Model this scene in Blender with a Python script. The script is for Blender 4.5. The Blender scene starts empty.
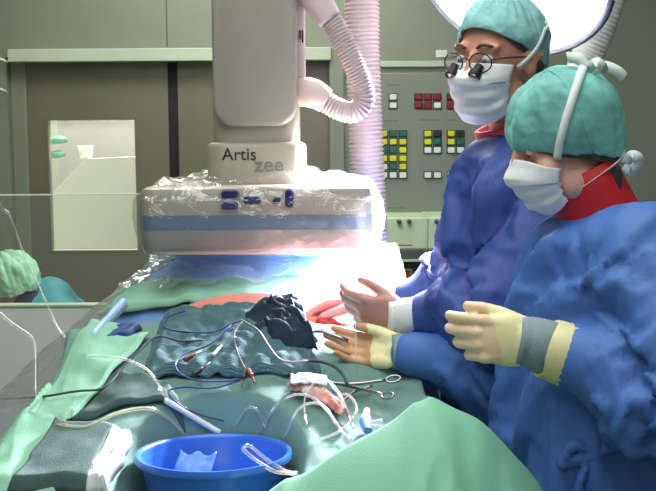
import bpy, bmesh, math, random
import numpy as np
from mathutils import Vector, Matrix, Euler, noise

random.seed(7); rng = np.random.default_rng(7)
scene = bpy.context.scene
COL = scene.collection
R = math.radians

# ------------------------------------------------------------------ camera
CF = 18
F, W, H = 1000.0, 656, 491
HOR = 145.0
PITCH = math.atan((H / 2 - HOR) / F)
CAM = Vector((0, 0, 1.5))
ROT = Matrix.Rotation(math.pi / 2 - PITCH, 3, 'X') @ Matrix.Rotation(R(-0.35), 3, 'Z')
cd = bpy.data.cameras.new('camera'); cam = bpy.data.objects.new('camera', cd); COL.objects.link(cam)
cd.sensor_width = 36; cd.lens = F / W * 36; cd.clip_start = 0.05
cam.matrix_world = Matrix.Translation(CAM) @ ROT.to_4x4()
scene.camera = cam

def ray(px, py):
    return ROT @ Vector(((px - W / 2) / F, -(py - H / 2) / F, -1))
def P(px, py, D):
    d = ray(px, py)
    return CAM + d * (D / d.y)

# ------------------------------------------------------------------ mesh helpers
class MB:
    def __init__(s): s.v = []; s.f = []; s.uv = None
    def add(s, vs, fs):
        o = len(s.v); s.v += [tuple(v) for v in vs]; s.f += [tuple(i + o for i in f) for f in fs]; return s
    def box(s, a, b, bev=0.0, M=None):
        bm = bmesh.new()
        bmesh.ops.create_cube(bm, size=1)
        a = Vector(a); b = Vector(b); c = (a + b) / 2; d = b - a
        for v in bm.verts: v.co = Vector((v.co.x * d.x, v.co.y * d.y, v.co.z * d.z)) + c
        if bev > 0: bmesh.ops.bevel(bm, geom=bm.edges[:], offset=bev, segments=2, profile=.5, affect='EDGES')
        bm.verts.index_update()
        vs = [(M @ v.co if M else v.co.copy()) for v in bm.verts]
        fs = [[v.index for v in f.verts] for f in bm.faces]; bm.free()
        return s.add(vs, fs)
    def ell(s, c, r, M=None, nu=24, nv=14):
        vs = []; fs = []
        for j in range(nv + 1):
            th = math.pi * j / nv
            for i in range(nu):
                ph = 2 * math.pi * i / nu
                p = Vector((c[0] + r[0] * math.sin(th) * math.cos(ph), c[1] + r[1] * math.sin(th) * math.sin(ph), c[2] + r[2] * math.cos(th)))
                vs.append(M @ p if M else p)
        for j in range(nv):
            for i in range(nu):
                fs.append((j * nu + i, (j + 1) * nu + i, (j + 1) * nu + (i + 1) % nu, j * nu + (i + 1) % nu))
        return s.add(vs, fs)
    def rings(s, rs, cap=True, closed=False):
        n = len(rs[0]); vs = [p for r in rs for p in r]; fs = []
        m = len(rs)
        for j in range(m if closed else m - 1):
            for i in range(n):
                a = j * n; b = ((j + 1) % m) * n
                fs.append((a + i, a + (i + 1) % n, b + (i + 1) % n, b + i))
        if cap and not closed:
            fs.append(tuple(range(n - 1, -1, -1))); fs.append(tuple(range((m - 1) * n, m * n)))
        return s.add(vs, fs)
    def tube(s, pts, rad, n=10, cap=True, closed=False, flat=1.0):
        pts = [Vector(p) for p in pts]; m = len(pts)
        rad = rad if hasattr(rad, '__len__') else [rad] * m
        up = None; rs = []
        for k, p in enumerate(pts):
            if closed: t = pts[(k + 1) % m] - pts[k - 1]
            else: t = pts[min(k + 1, m - 1)] - pts[max(k - 1, 0)]
            t = t.normalized() if t.length > 1e-9 else Vector((0, 0, 1))
            if up is None: up = Vector((0, 0, 1)) if abs(t.z) < .9 else Vector((1, 0, 0))
            x = t.cross(up).normalized(); y = x.cross(t).normalized(); up = y
            rs.append([p + (x * math.cos(2 * math.pi * i / n) + y * math.sin(2 * math.pi * i / n) * flat) * rad[k] for i in range(n)])
        return s.rings(rs, cap, closed)
    def limb(s, pts, rads, n=14):
        pts = [Vector(p) for p in pts]
        for k in range(len(pts)):
            r = rads[k]; s.ell(pts[k], (r, r, r), None, 14, 8)
            if k: s.tube([pts[k - 1].lerp(pts[k], t) for t in (0, .5, 1)], [rads[k - 1], (rads[k - 1] + rads[k]) / 2, r], n)
        return s
    def lathe(s, prof, n=32, M=None, cap=False):
        rs = []
        for r, z in prof:
            q = [Vector((r * math.cos(2 * math.pi * i / n), r * math.sin(2 * math.pi * i / n), z)) for i in range(n)]
            rs.append([M @ p for p in q] if M else q)
        return s.rings(rs, cap)
    def grid(s, nu, nv, fn):
        vs = [fn(i / (nu - 1), j / (nv - 1)) for j in range(nv) for i in range(nu)]
        fs = [(j * nu + i, j * nu + i + 1, (j + 1) * nu + i + 1, (j + 1) * nu + i) for j in range(nv - 1) for i in range(nu - 1)]
        return s.add(vs, fs)
    def rprism(s, c, hx, hy, rad, prof, M=None, n=8):
        """rounded-rectangle footprint; prof = [(inset, z)...]"""
        rs = []
        for ins, z in prof:
            q = []
            r = max(rad - ins, .002); ax = hx - ins - r; ay = hy - ins - r
            for sx, sy, a0 in ((1, 1, 0), (-1, 1, 90), (-1, -1, 180), (1, -1, 270)):
                for k in range(n + 1):
                    a = R(a0 + 90 * k / n)
                    q.append(Vector((c[0] + sx * ax + r * math.cos(a), c[1] + sy * ay + r * math.sin(a), z)))
            rs.append([M @ p for p in q] if M else q)
        return s.rings(rs, True)
    def merge(s, o, M=None):
        return s.add([M @ Vector(v) if M else v for v in o.v], o.f)
    def mesh(s, name):
        me = bpy.data.meshes.new(name); me.from_pydata(s.v, [], s.f); me.update(); return me

def wloc(o):
    l = Vector((0, 0, 0))
    while o: l += o.location; o = o.parent
    return l

def build(mb, name, mat, parent=None, smooth=True, ang=None, fix=True, solid=0):
    me = mb if isinstance(mb, bpy.types.Mesh) else mb.mesh(name)
    me.name = name
    o = bpy.data.objects.new(name, me)
    n = len(me.vertices); a = np.empty(n * 3, 'f'); me.vertices.foreach_get('co', a); a = a.reshape(-1, 3)
    if parent is not None:
        off = np.array(wloc(parent)); o.parent = parent
    else:
        off = np.array([(a[:, 0].min() + a[:, 0].max()) / 2, (a[:, 1].min() + a[:, 1].max()) / 2, a[:, 2].min()])
        o.location = Vector(off.tolist())
    me.vertices.foreach_set('co', (a - off).astype('f').ravel()); me.update()
    if fix:
        bm = bmesh.new(); bm.from_mesh(me); bmesh.ops.recalc_face_normals(bm, faces=bm.faces); bm.to_mesh(me); bm.free()
    me.materials.append(mat)
    if smooth:
        me.polygons.foreach_set('use_smooth', [True] * len(me.polygons))
        if ang: me.set_sharp_from_angle(angle=R(ang))
    COL.objects.link(o)
    if solid:
        m = o.modifiers.new('solid', 'SOLIDIFY'); m.thickness = solid; m.offset = 0
    return o

def tag(o, label, cat, group=None):
    o['label'] = label; o['category'] = cat
    if group: o['group'] = group
    return o
def thing(name, label, cat, loc, group=None):
    o = bpy.data.objects.new(name, None); o.empty_display_size = .05; COL.objects.link(o); o.location = Vector(loc)
    return tag(o, label, cat, group)
def struct(o):
    o['kind'] = 'structure'; return o

def union(mb, voxel, it=4):
    """voxel-remesh overlapping pieces into one continuous surface"""
    me = mb.mesh('tmp'); o = bpy.data.objects.new('tmp', me); COL.objects.link(o)
    m = o.modifiers.new('r', 'REMESH'); m.mode = 'VOXEL'; m.voxel_size = voxel
    if it:
        m = o.modifiers.new('s', 'SMOOTH'); m.factor = .5; m.iterations = it
    dg = bpy.context.evaluated_depsgraph_get(); dg.update()
    out = bpy.data.meshes.new_from_object(o.evaluated_get(dg))
    bpy.data.objects.remove(o); bpy.data.meshes.remove(me)
    return out

def displace(me, fn):
    n = len(me.vertices); a = np.empty(n * 3, 'f'); me.vertices.foreach_get('co', a)
    b = np.empty(n * 3, 'f'); me.vertices.foreach_get('normal', b)
    a = a.reshape(-1, 3); b = b.reshape(-1, 3)
    d = np.array([fn(Vector(p), Vector(q)) for p, q in zip(a.tolist(), b.tolist())], 'f')
    me.vertices.foreach_set('co', (a + b * d[:, None]).ravel()); me.update()

def cloth(me, wfn, frames=16, grow=.07, pin=.4, bend=.02, grav=.3, quality=4, mass=.15):
    """let a garment or drape settle: the cloth is slightly too large for its goal shape, so it buckles into folds"""
    o = bpy.data.objects.new('tmpc', me); COL.objects.link(o)
    vg = o.vertex_groups.new(name='pin')
    for v in me.vertices: vg.add([v.index], wfn(v.co), 'REPLACE')
    m = o.modifiers.new('c', 'CLOTH'); c = m.settings
    c.quality = quality; c.mass = mass; c.tension_stiffness = 18; c.compression_stiffness = 18; c.shear_stiffness = 6; c.bending_stiffness = bend
    c.vertex_group_mass = 'pin'; c.pin_stiffness = pin; c.shrink_min = -grow; c.shrink_max = -grow
    c.tension_damping = 8; c.compression_damping = 8; c.air_damping = 3
    c.effector_weights.gravity = grav
    m.collision_settings.use_collision = False; m.collision_settings.use_self_collision = False
    m.point_cache.frame_start = 1; m.point_cache.frame_end = frames + 5
    for f in range(1, frames + 1): scene.frame_set(f)
    dg = bpy.context.evaluated_depsgraph_get()
    out = bpy.data.meshes.new_from_object(o.evaluated_get(dg))
    bpy.data.objects.remove(o); scene.frame_set(1)
    return out

def catmull(pts, n=8):
    pts = [Vector(p) for p in pts]; q = [pts[0] * 2 - pts[1]] + pts + [pts[-1] * 2 - pts[-2]]; out = []
    for k in range(1, len(q) - 2):
        for i in range(n):
            t = i / n; a, b, c, d = q[k - 1:k + 3]
            out.append(.5 * ((2 * b) + (c - a) * t + (2 * a - 5 * b + 4 * c - d) * t * t + (3 * b - a - 3 * c + d) * t ** 3))
    out.append(pts[-1]); return out

def N(p, s=1.0): return noise.noise(Vector(p) * s)
def ridge(p): return 1 - 2 * abs(noise.noise(p))
def sstep(a, b, x):
    t = min(1, max(0, (x - a) / (b - a))); return t * t * (3 - 2 * t)

# ------------------------------------------------------------------ materials
def srgb(r, g, b):
    f = lambda c: ((c / 255 + .055) / 1.055) ** 2.4 if c > 10.3 else c / 255 / 12.92
    return (f(r), f(g), f(b), 1)

def mat(name, col, rough=.5, metal=0, bump=0, bscale=60, var=0, vscale=6, stretch=None, spec=.5, sheen=0, col2=None, trans=0, emit=None, estr=0, sss=0, weave=0, alpha=1):
    m = bpy.data.materials.new(name); m.use_nodes = True
    nt = m.node_tree; b = nt.nodes['Principled BSDF']; L = nt.links
    b.inputs['Base Color'].default_value = col; b.inputs['Roughness'].default_value = rough
    b.inputs['Metallic'].default_value = metal; b.inputs['Specular IOR Level'].default_value = spec
    b.inputs['Sheen Weight'].default_value = sheen
    b.inputs['Transmission Weight'].default_value = trans
    b.inputs['Alpha'].default_value = alpha
    if sss:
        b.inputs['Subsurface Weight'].default_value = sss; b.inputs['Subsurface Radius'].default_value = (.012, .004, .002); b.inputs['Subsurface Scale'].default_value = 1
    if emit: b.inputs['Emission Color'].default_value = emit; b.inputs['Emission Strength'].default_value = estr
    tc = nt.nodes.new('ShaderNodeTexCoord'); mp = nt.nodes.new('ShaderNodeMapping'); L.new(tc.outputs['Object'], mp.inputs['Vector'])
    if stretch: mp.inputs['Scale'].default_value = stretch
    if var or col2:
        n = nt.nodes.new('ShaderNodeTexNoise'); n.inputs['Scale'].default_value = vscale; n.inputs['Detail'].default_value = 5
        L.new(mp.outputs[0], n.inputs['Vector'])
        r = nt.nodes.new('ShaderNodeValToRGB'); r.color_ramp.elements[0].position = .3; r.color_ramp.elements[1].position = .7
        c2 = col2 or tuple(min(1, c * (1 + var)) for c in col[:3]) + (1,)
        c1 = tuple(c * (1 - var) for c in col[:3]) + (1,) if not col2 else col
        r.color_ramp.elements[0].color = c1; r.color_ramp.elements[1].color = c2
        L.new(n.outputs['Fac'], r.inputs['Fac']); L.new(r.outputs['Color'], b.inputs['Base Color'])
    if bump or weave:
        bp = nt.nodes.new('ShaderNodeBump'); bp.inputs['Strength'].default_value = bump or weave; bp.inputs['Distance'].default_value = .004
        if weave:
            n = nt.nodes.new('ShaderNodeTexWave'); n.inputs['Scale'].default_value = bscale; n.inputs['Distortion'].default_value = 3; n.inputs['Detail'].default_value = 2; n.inputs['Detail Scale'].default_value = 2
            n.wave_type = 'BANDS'; n.bands_direction = 'Y'
        else:
            n = nt.nodes.new('ShaderNodeTexNoise'); n.inputs['Scale'].default_value = bscale; n.inputs['Detail'].default_value = 4
        L.new(mp.outputs[0], n.inputs['Vector']); L.new(n.outputs['Fac'], bp.inputs['Height']); L.new(bp.outputs[0], b.inputs['Normal'])
    return m

def plastic(name, gl=.35, white=.04, tint=(1, 1, 1, 1), bscale=25, bstr=.6, base=.05):
    m = bpy.data.materials.new(name); m.use_nodes = True; nt = m.node_tree; L = nt.links; nt.nodes.clear()
    o = nt.nodes.new('ShaderNodeOutputMaterial'); t = nt.nodes.new('ShaderNodeBsdfTransparent'); g = nt.nodes.new('ShaderNodeBsdfGlossy')
    d = nt.nodes.new('ShaderNodeBsdfTranslucent'); d2 = nt.nodes.new('ShaderNodeBsdfDiffuse'); ad = nt.nodes.new('ShaderNodeMixShader')
    t.inputs[0].default_value = tint; g.inputs['Roughness'].default_value = .12; g.inputs['Color'].default_value = (1, 1, 1, 1)
    lw = nt.nodes.new('ShaderNodeLayerWeight'); lw.inputs['Blend'].default_value = .25
    mu = nt.nodes.new('ShaderNodeMath'); mu.operation = 'MULTIPLY_ADD'; mu.inputs[1].default_value = gl; mu.inputs[2].default_value = base
    L.new(lw.outputs['Facing'], mu.inputs[0])
    m1 = nt.nodes.new('ShaderNodeMixShader'); m2 = nt.nodes.new('ShaderNodeMixShader'); m2.inputs[0].default_value = white
    L.new(mu.outputs[0], m1.inputs[0]); L.new(t.outputs[0], m1.inputs[1]); L.new(g.outputs[0], m1.inputs[2])
    L.new(d.outputs[0], ad.inputs[1]); L.new(d2.outputs[0], ad.inputs[2])
    L.new(m1.outputs[0], m2.inputs[1]); L.new(ad.outputs[0], m2.inputs[2]); L.new(m2.outputs[0], o.inputs[0])
    tc = nt.nodes.new('ShaderNodeTexCoord'); n = nt.nodes.new('ShaderNodeTexNoise'); n.inputs['Scale'].default_value = bscale; n.inputs['Detail'].default_value = 3
    n.inputs['Distortion'].default_value = 1.0
    bp = nt.nodes.new('ShaderNodeBump'); bp.inputs['Strength'].default_value = bstr; bp.inputs['Distance'].default_value = .02
    L.new(tc.outputs['Object'], n.inputs['Vector']); L.new(n.outputs['Fac'], bp.inputs['Height'])
    for k in (g, lw): L.new(bp.outputs[0], k.inputs['Normal'])
    return m

M_ = {}
M_['wall'] = mat('grey_wall_steel', srgb(140, 147, 130), .45, .35, bump=.06, bscale=180, var=.06, vscale=2, stretch=(1, 1, .15))
M_['wall_d'] = mat('far_wall', srgb(104, 102, 94), .6, var=.06)
M_['door'] = mat('door_steel', srgb(128, 126, 108), .4, .45, bump=.05, bscale=200, var=.08, vscale=2, stretch=(1, 1, .2))
M_['beam'] = mat('beam_metal', srgb(190, 203, 178), .45, .1, var=.05)
M_['black'] = mat('black_rubber', srgb(14, 14, 14), .6)
M_['floor'] = mat('floor_vinyl', srgb(96, 108, 100), .4, var=.1)
M_['ceil'] = mat('ceiling_white', srgb(210, 214, 205), .7, var=.03)
M_['white'] = mat('white_plastic', srgb(226, 228, 216), .5, var=.02)
M_['enamel'] = mat('machine_enamel', srgb(148, 145, 132), .42, bump=.02, bscale=300, var=.02)
M_['enamel2'] = mat('machine_enamel_grey', srgb(140, 138, 134), .4, bump=.02, bscale=300, var=.02)
M_['stripe'] = mat('stripe_blue', srgb(90, 110, 132), .4, var=.04)
M_['navy'] = mat('navy_button', srgb(24, 28, 92), .25, var=.1)
M_['letter_d'] = mat('letter_dark', srgb(34, 36, 36), .5, var=.05)
M_['letter_g'] = mat('letter_grey', srgb(112, 114, 114), .5, var=.05)
M_['hose'] = mat('hose_pale', srgb(206, 186, 182), .5, var=.04)
M_['hose2'] = mat('hose_grey', srgb(176, 160, 156), .5, var=.04)
M_['hose3'] = mat('hose_green', srgb(200, 204, 184), .45, var=.04)
M_['lampbody'] = mat('lamp_body', srgb(160, 160, 156), .4, var=.03)
M_['lampglow'] = mat('lamp_glow', (1, 1, 1, 1), .4, emit=(1, .94, 1, 1), estr=4, var=.01)
M_['gown'] = mat('gown_blue', srgb(66, 110, 182), .62, bump=.12, bscale=420, var=.07, vscale=9)
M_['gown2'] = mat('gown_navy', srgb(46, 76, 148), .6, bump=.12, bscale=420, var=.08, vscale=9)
M_['skin'] = mat('skin_tan', srgb(206, 148, 124), .5, bump=.08, bscale=220, var=.08, vscale=30, sss=.25)
M_['skin2'] = mat('skin_pale', srgb(226, 176, 156), .5, bump=.08, bscale=220, var=.06, vscale=30, sss=.25)
M_['skin3'] = mat('skin_pink', srgb(232, 146, 132), .4, bump=.08, bscale=120, var=.12, vscale=18, sss=.25)
M_['cap'] = mat('cap_teal', srgb(130, 184, 184), .75, bump=.6, bscale=32, var=.24, vscale=16)
M_['cap2'] = mat('cap_teal_bright', srgb(112, 180, 172), .75, bump=.6, bscale=30, var=.26, vscale=16)
M_['cap3'] = mat('cap_mint', srgb(160, 214, 180), .7, bump=.35, bscale=45, var=.12, vscale=14)
M_['mask'] = mat('mask_white', srgb(226, 230, 234), .75, bump=.15, bscale=120, var=.04, vscale=20)
M_['strap'] = mat('strap_white', srgb(214, 226, 224), .7, var=.04)
M_['red'] = mat('collar_red', srgb(192, 26, 36), .6, bump=.2, bscale=220, var=.1, vscale=15)
M_['pinkcol'] = mat('collar_pink', srgb(196, 66, 86), .6, bump=.2, bscale=220, var=.15, vscale=25)
M_['hair'] = mat('hair_brown', srgb(86, 68, 52), .6, bump=.6, bscale=150, var=.3, vscale=60, stretch=(1, 1, .15))
M_['glove'] = mat('glove_latex', srgb(232, 228, 176), .42, bump=.1, bscale=110, var=.05, vscale=25, sss=.1)
M_['glove_t'] = mat('glove_fingers', srgb(232, 206, 170), .42, bump=.1, bscale=110, var=.06, vscale=25, sss=.1)
M_['glove_t_shade'] = mat('glove_shadow', srgb(206, 160, 122), .42, bump=.1, bscale=110, var=.06, vscale=25, sss=.1)  # warm finger latex, darkened further by shade put into the colour
M_['glove_b'] = mat('glove_brown', srgb(186, 138, 128), .38, bump=.1, bscale=110, var=.06, vscale=25, sss=.1)
M_['glove_p'] = mat('glove_pink_lit', srgb(236, 150, 150), .38, bump=.1, bscale=110, var=.06, vscale=25, sss=.1)  # pink lamp light on the far hand, painted into the glove colour
M_['cuff'] = mat('cuff_knit', srgb(222, 224, 222), .8, bump=.3, bscale=160, var=.05)
M_['cuff_g'] = mat('cuff_grey', srgb(128, 146, 152), .6, bump=.3, bscale=60, var=.12, vscale=30)
M_['cuff_y'] = mat('cuff_yellow', srgb(216, 214, 160), .5, bump=.1, bscale=60, var=.06, vscale=30)
M_['drape'] = mat('drape_teal', srgb(100, 138, 130), .8, bump=.2, bscale=260, var=.1, vscale=7)
M_['drape_l'] = mat('drape_green', srgb(132, 186, 160), .75, bump=.2, bscale=260, var=.08, vscale=7)
M_['drape_f'] = mat('drape_front', srgb(124, 186, 158), .75, bump=.15, bscale=260, var=.06, vscale=6)
M_['drape_d'] = mat('drape_dark', srgb(58, 86, 82), .8, bump=.2, bscale=260, var=.1, vscale=12)
M_['drape_b'] = mat('drape_blue', srgb(104, 154, 208), .7, bump=.15, bscale=200, var=.1, vscale=8)
M_['strip'] = mat('strip_white', srgb(188, 196, 196), .7, var=.04)
M_['towel'] = mat('towel_teal', srgb(74, 110, 116), .9, weave=.45, bscale=120, var=.14, vscale=30)
M_['towel_d'] = mat('towel_navy', srgb(26, 46, 60), .9, bump=.5, bscale=160, var=.2, vscale=20)
M_['tape'] = mat('tape_blue', srgb(160, 200, 226), .4, var=.04)
M_['basin'] = mat('basin_blue', srgb(50, 104, 196), .28, bump=.01, bscale=90, var=.03)
M_['wrap'] = mat('wrapper_blue', srgb(96, 146, 222), .4, bump=.2, bscale=60, var=.08)
M_['cblue'] = mat('cable_blue', srgb(28, 62, 128), .4, var=.08)
M_['cgrey'] = mat('cable_grey', srgb(112, 118, 118), .4, var=.08)
M_['cdark'] = mat('cable_dark', srgb(58, 72, 84), .4, var=.08)
M_['cbrown'] = mat('connector_brown', srgb(122, 58, 48), .4, var=.1)
M_['steel'] = mat('instrument_steel', srgb(150, 152, 156), .25, 1.0, var=.05)
M_['gauze'] = mat('gauze_bloody', srgb(236, 214, 204), .9, bump=.5, bscale=140, vscale=34, col2=srgb(190, 62, 54))
M_['blood'] = mat('wound_red', srgb(196, 44, 44), .3, bump=.3, bscale=70, var=.3, vscale=40)
M_['panelg'] = mat('shield_grey', srgb(226, 228, 220), .55, var=.03)
M_['tealgown'] = mat('gown_teal', srgb(62, 140, 150), .6, bump=.2, bscale=60, var=.08)
M_['navycol'] = mat('navy_cloth', srgb(22, 34, 66), .7, var=.1)
M_['pgreen'] = mat('device_green', srgb(206, 226, 184), .45, var=.02)
M_['rail'] = mat('shelf_rail', srgb(96, 100, 88), .4, .4, var=.05)
M_['orange'] = mat('box_orange', srgb(206, 82, 40), .5, var=.1)
M_['green'] = mat('green_plastic', srgb(30, 140, 96), .5, var=.15)
for n_, c_ in dict(bY=(214, 216, 40), bG=(22, 112, 84), bR=(140, 26, 40), bW=(228, 236, 226), bK=(40, 42, 40)).items():
    M_[n_] = mat('button_' + n_[1:].lower(), srgb(*c_), .35, var=.06)
M_['tube'] = plastic('clear_tube', .8, .10, (.93, .95, .93, 1), 5, .02)
M_['tubey'] = plastic('yellow_tube', .6, .28, (.95, .88, .6, 1), 5, .02)
M_['bag'] = plastic('clear_bag', .4, .025)
M_['sheet'] = plastic('clear_sheet', .55, .08, bscale=14)
M_['sheet2'] = plastic('clear_film', .7, .12, bscale=8, bstr=.3, base=.07)
M_['film'] = plastic('shield_glass', .08, .008, (.95, .97, .94, 1), 2, .02)
M_['glass'] = plastic('window_glass', .25, .05, (.96, .97, .95, 1), 2, .02)
M_['lens'] = plastic('lens_glass', .4, .06, (.8, .8, .82, 1), 2, .02)

# ------------------------------------------------------------------ room
WY = 4.9
def wallpt(px, py, D=WY): return P(px, py, D)
def wbox(mb, x0, y0, x1, y1, D0, D1, bev=.003):
    """box on the back wall between two photo corners, from depth D0 (front) to D1"""
    a = P(x0, y0, D0); b = P(x1, y1, D0)
    return mb.box((min(a.x, b.x), D0, min(a.z, b.z)), (max(a.x, b.x), D1, max(a.z, b.z)), bev)
XL, XR, CZ, YB = -2.6, 2.6, 3.0, -1.6
DX0 = P(6, 60, WY).x; DX1 = P(330, 60, WY).x; DZ1 = P(160, 56, WY).z
# wall with the door opening
mb = MB()
mb.box((XL, WY, DZ1), (XR, WY + .12, CZ)); mb.box((XL, WY, 0), (DX0, WY + .12, DZ1)); mb.box((DX1, WY, 0), (XR, WY + .12, DZ1))
struct(build(mb, 'wall_back', M_['wall'], None, False))
struct(build(MB().box((XL - .1, YB, -.1), (XR + .1, 7.2, 0)), 'floor', M_['floor'], None, False))
struct(build(MB().box((XL - .1, YB, CZ), (XR + .1, 7.2, CZ + .1)), 'ceiling', M_['ceil'], None, False))
struct(build(MB().box((XL - .1, YB, 0), (XL, 7.2, CZ)), 'wall_left', M_['wall'], None, False))
struct(build(MB().box((XR, YB, 0), (XR + .1, 7.2, CZ)), 'wall_right', M_['wall'], None, False))
struct(build(MB().box((XL, 7.1, 0), (XR, 7.2, CZ)), 'wall_far', M_['wall_d'], None, False))
mb = MB(); wbox(mb, 7, 49, 331, 60, WY - .06, WY + .01, .004)
struct(build(mb, 'trim_1', M_['beam'], None, False))            # door header
mb = MB(); wbox(mb, 329, 47, 346, 470, WY - .03, WY + .01, .004)
struct(build(mb, 'trim_2', M_['wall'], None, False))            # door post
mb = MB(); wbox(mb, -14, 52, 7, 470, WY - .05, WY + .01, .004)
po = struct(build(mb, 'trim_3', M_['wall'], None, False))
for yy in (62, 92):
    a = P(2, yy, WY - .06); build(MB().tube(catmull([a + Vector((-.02, .01, 0)), a + Vector((-.01, -.02, .015)), a + Vector((.012, -.02, .008)), a + Vector((.02, .01, 0))], 5), .006, 8), 'hook', M_['white'], po)
mb = MB(); wbox(mb, 372, 61, 546, 66, WY - .025, WY + .01, .003)
struct(build(mb, 'trim_4', M_['beam'], None, False))
mb = MB(); wbox(mb, 165.5, -60, 166.6, 47, WY - .003, WY + .01, 0)
struct(build(mb, 'trim_5', M_['rail'], None, False))            # panel joint
# sliding doors (recessed)
DD = WY + .06
dz0 = .02
gx0 = P(168, 100, DD).x; gx1 = P(178, 100, DD).x
wx0, wz1 = P(47.5, 121, DD).x, P(47, 120.5, DD).z; wx1, wz0 = P(134.5, 121, DD).x, P(134, 250, DD).z
mb = MB()
mb.box((DX0 + .075, DD, dz0), (wx0, DD + .05, DZ1 + .02)); mb.box((wx1, DD, dz0), (gx0, DD + .05, DZ1 + .02))
mb.box((wx0, DD, wz1), (wx1, DD + .05, DZ1 + .02)); mb.box((wx0, DD, dz0), (wx1, DD + .05, wz0))
d1 = struct(build(mb, 'door_1', M_['door'], None, False))
mb = MB()
for a, b in (((wx0 - .012, wz0 - .012), (wx0, wz1 + .012)), ((wx1, wz0 - .012), (wx1 + .012, wz1 + .012)), ((wx0, wz1), (wx1, wz1 + .012)), ((wx0, wz0 - .012), (wx1, wz0))):
    mb.box((a[0], DD - .004, a[1]), (b[0], DD + .004, b[1]))
build(mb, 'window_frame', M_['door'], d1, False)
build(MB().box((wx0, DD + .02, wz0), (wx1, DD + .026, wz1)), 'window_pane', M_['glass'], d1, False)
struct(build(MB().box((DX0, DD - .01, dz0), (DX0 + .075, DD + .05, DZ1 + .02), .004), 'trim_6', M_['wall'], None, False))
struct(build(MB().box((gx0, DD + .01, dz0), (gx1, DD + .04, DZ1 + .02)), 'trim_7', M_['black'], None, False))
struct(build(MB().box((gx1, DD, dz0), (DX1, DD + .05, DZ1 + .02)), 'door_2', M_['door'], None, False))
# adjoining room seen through the pane
cb = thing('storage_cabinet', 'white cabinet with a sloped edge behind the window of the metal door', 'cabinet', (-1.6, 5.5, 0))
q = [P(53, 192, 5.4), P(84, 159, 5.4), P(150, 156, 5.4), P(150, 300, 5.4), P(53, 300, 5.4)]
mb = MB(); mb.add([Vector((p.x, 5.4, p.z)) for p in q] + [Vector((p.x, 5.8, p.z)) for p in q], [(0, 1, 2, 3, 4), (9, 8, 7, 6, 5)] + [(i, (i + 1) % 5, (i + 1) % 5 + 5, i + 5) for i in range(5)])
build(mb, 'cabinet_body', M_['white'], cb, False)
z_ = q[4].z; build(MB().box((q[4].x + .02, 5.43, 0), (q[3].x - .02, 5.77, z_), .004), 'plinth', M_['panelg'], cb, False)
c_ = P(85, 157, 5.5); tag(build(MB().lathe([(0, 0), (.03, 0), (.042, .075), (.039, .075), (.028, .005), (0, .005)], 20, Matrix.Translation((c_.x, 5.52, q[1].z - .002))), 'paper_cup', M_['white'], None), 'small white cup on top of the white cabinet behind the door window', 'cup')
bk = P(53, 142, 6.0)
sh = thing('wall_rack', 'small rack with green items behind the window of the metal door', 'rack', (bk.x, 6.0, 1.2))
build(MB().box((bk.x - .3, 5.98, 0), (bk.x - .02, 6.2, 1.75), .005), 'rack_body', M_['wall'], sh, False)
for yy, w_ in ((141, .1), (155, .085)):
    a = P(54, yy, 6.0); tag(build(union(MB().ell((a.x, 5.95, a.z), (w_, .05, .02)).ell((a.x + w_ * .5, 5.93, a.z + .008), (w_ * .5, .04, .022)), .006, 2), 'green_bag', M_['green'], None), 'green plastic bag on the %s level of the rack behind the door window' % ('upper' if yy == 141 else 'lower'), 'bag', 'green bags behind the door window')

# ------------------------------------------------------------------ control panel, devices on the back wall
cp = thing('control_panel', 'grey wall panel with rows of coloured square buttons behind the tall surgeon', 'control panel', P(440, 210, WY - .02))
mb = MB(); wbox(mb, 378, 73, 520, 214, WY - .02, WY, .004)
build(mb, 'faceplate', M_['wall'], cp, False)
ax = (383.7, 393, 402.8); bx_ = (427.8, 437.2); cx_ = (451, 460.3); dx_ = (418.4, 427.8, 437.2, 451, 460.3)
btn = [(393, 97, 'W'), (393, 105.4, 'W')] + [(x, 97, 'R') for x in dx_] + [(x, 105.4, c) for x, c in zip(dx_, 'RRWRR')]
for yy, row in zip((133.6, 141.8, 150, 158.4, 166.6, 175), ('YGG', 'YYY', 'GGY', 'YYY', 'WGY', 'WWW')): btn += [(x, yy, c) for x, c in zip(ax, row)]
for xs in (bx_, cx_):
    for yy, row in ((133.6, 'YK'), (141.8, 'YG'), (150, 'WW'), (175, 'WW')): btn += [(x, yy, c) for x, c in zip(xs, row)]
bproto = {}
names = dict(W='white', R='red', Y='yellow', G='green', K='black')
for x, y, c in btn:
    p = P(x, y, WY - .02); off = p - cp.location
    if c not in bproto:
        m_ = MB().box((-.0165, -.014, -.0135), (.0165, .004, .0135), .003)
        o = build(m_, 'button', M_['b' + c], cp, False, fix=True)
        # build() offset local verts by the parent's location; restore them
        for v in o.data.vertices: v.co += cp.location
        fr = MB(); fr.box((-.021, -.004, -.018), (.021, .003, .018), .002)
        f_ = build(fr, 'button_rim', M_['bK'], None, False); f_.parent = o; f_.location = (0, 0, 0)
        for v in f_.data.vertices: v.co -= Vector((0, 0, .018)) ; 
        for v in f_.data.vertices: v.co.y -= .0005
        bproto[c] = (o, f_)
    else:
        o0, f0 = bproto[c]; o = o0.copy(); COL.objects.link(o); f_ = f0.copy(); COL.objects.link(f_); f_.parent = o
    o.location = off; o['label'] = names[c] + ' square button'
mb = MB()
for x, y, w_ in ((394, 85, 12), (430, 120, 22), (452, 120, 10), (392, 121, 16), (398, 208, 20)):
    for k in range(int(w_ / 3)): wbox(mb, x - w_ / 2 + 3 * k, y - .5, x - w_ / 2 + 3 * k + 2, y + .5, WY - .0215, WY - .019, 0)
build(mb, 'legend', M_['rail'], cp, False)
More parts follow.
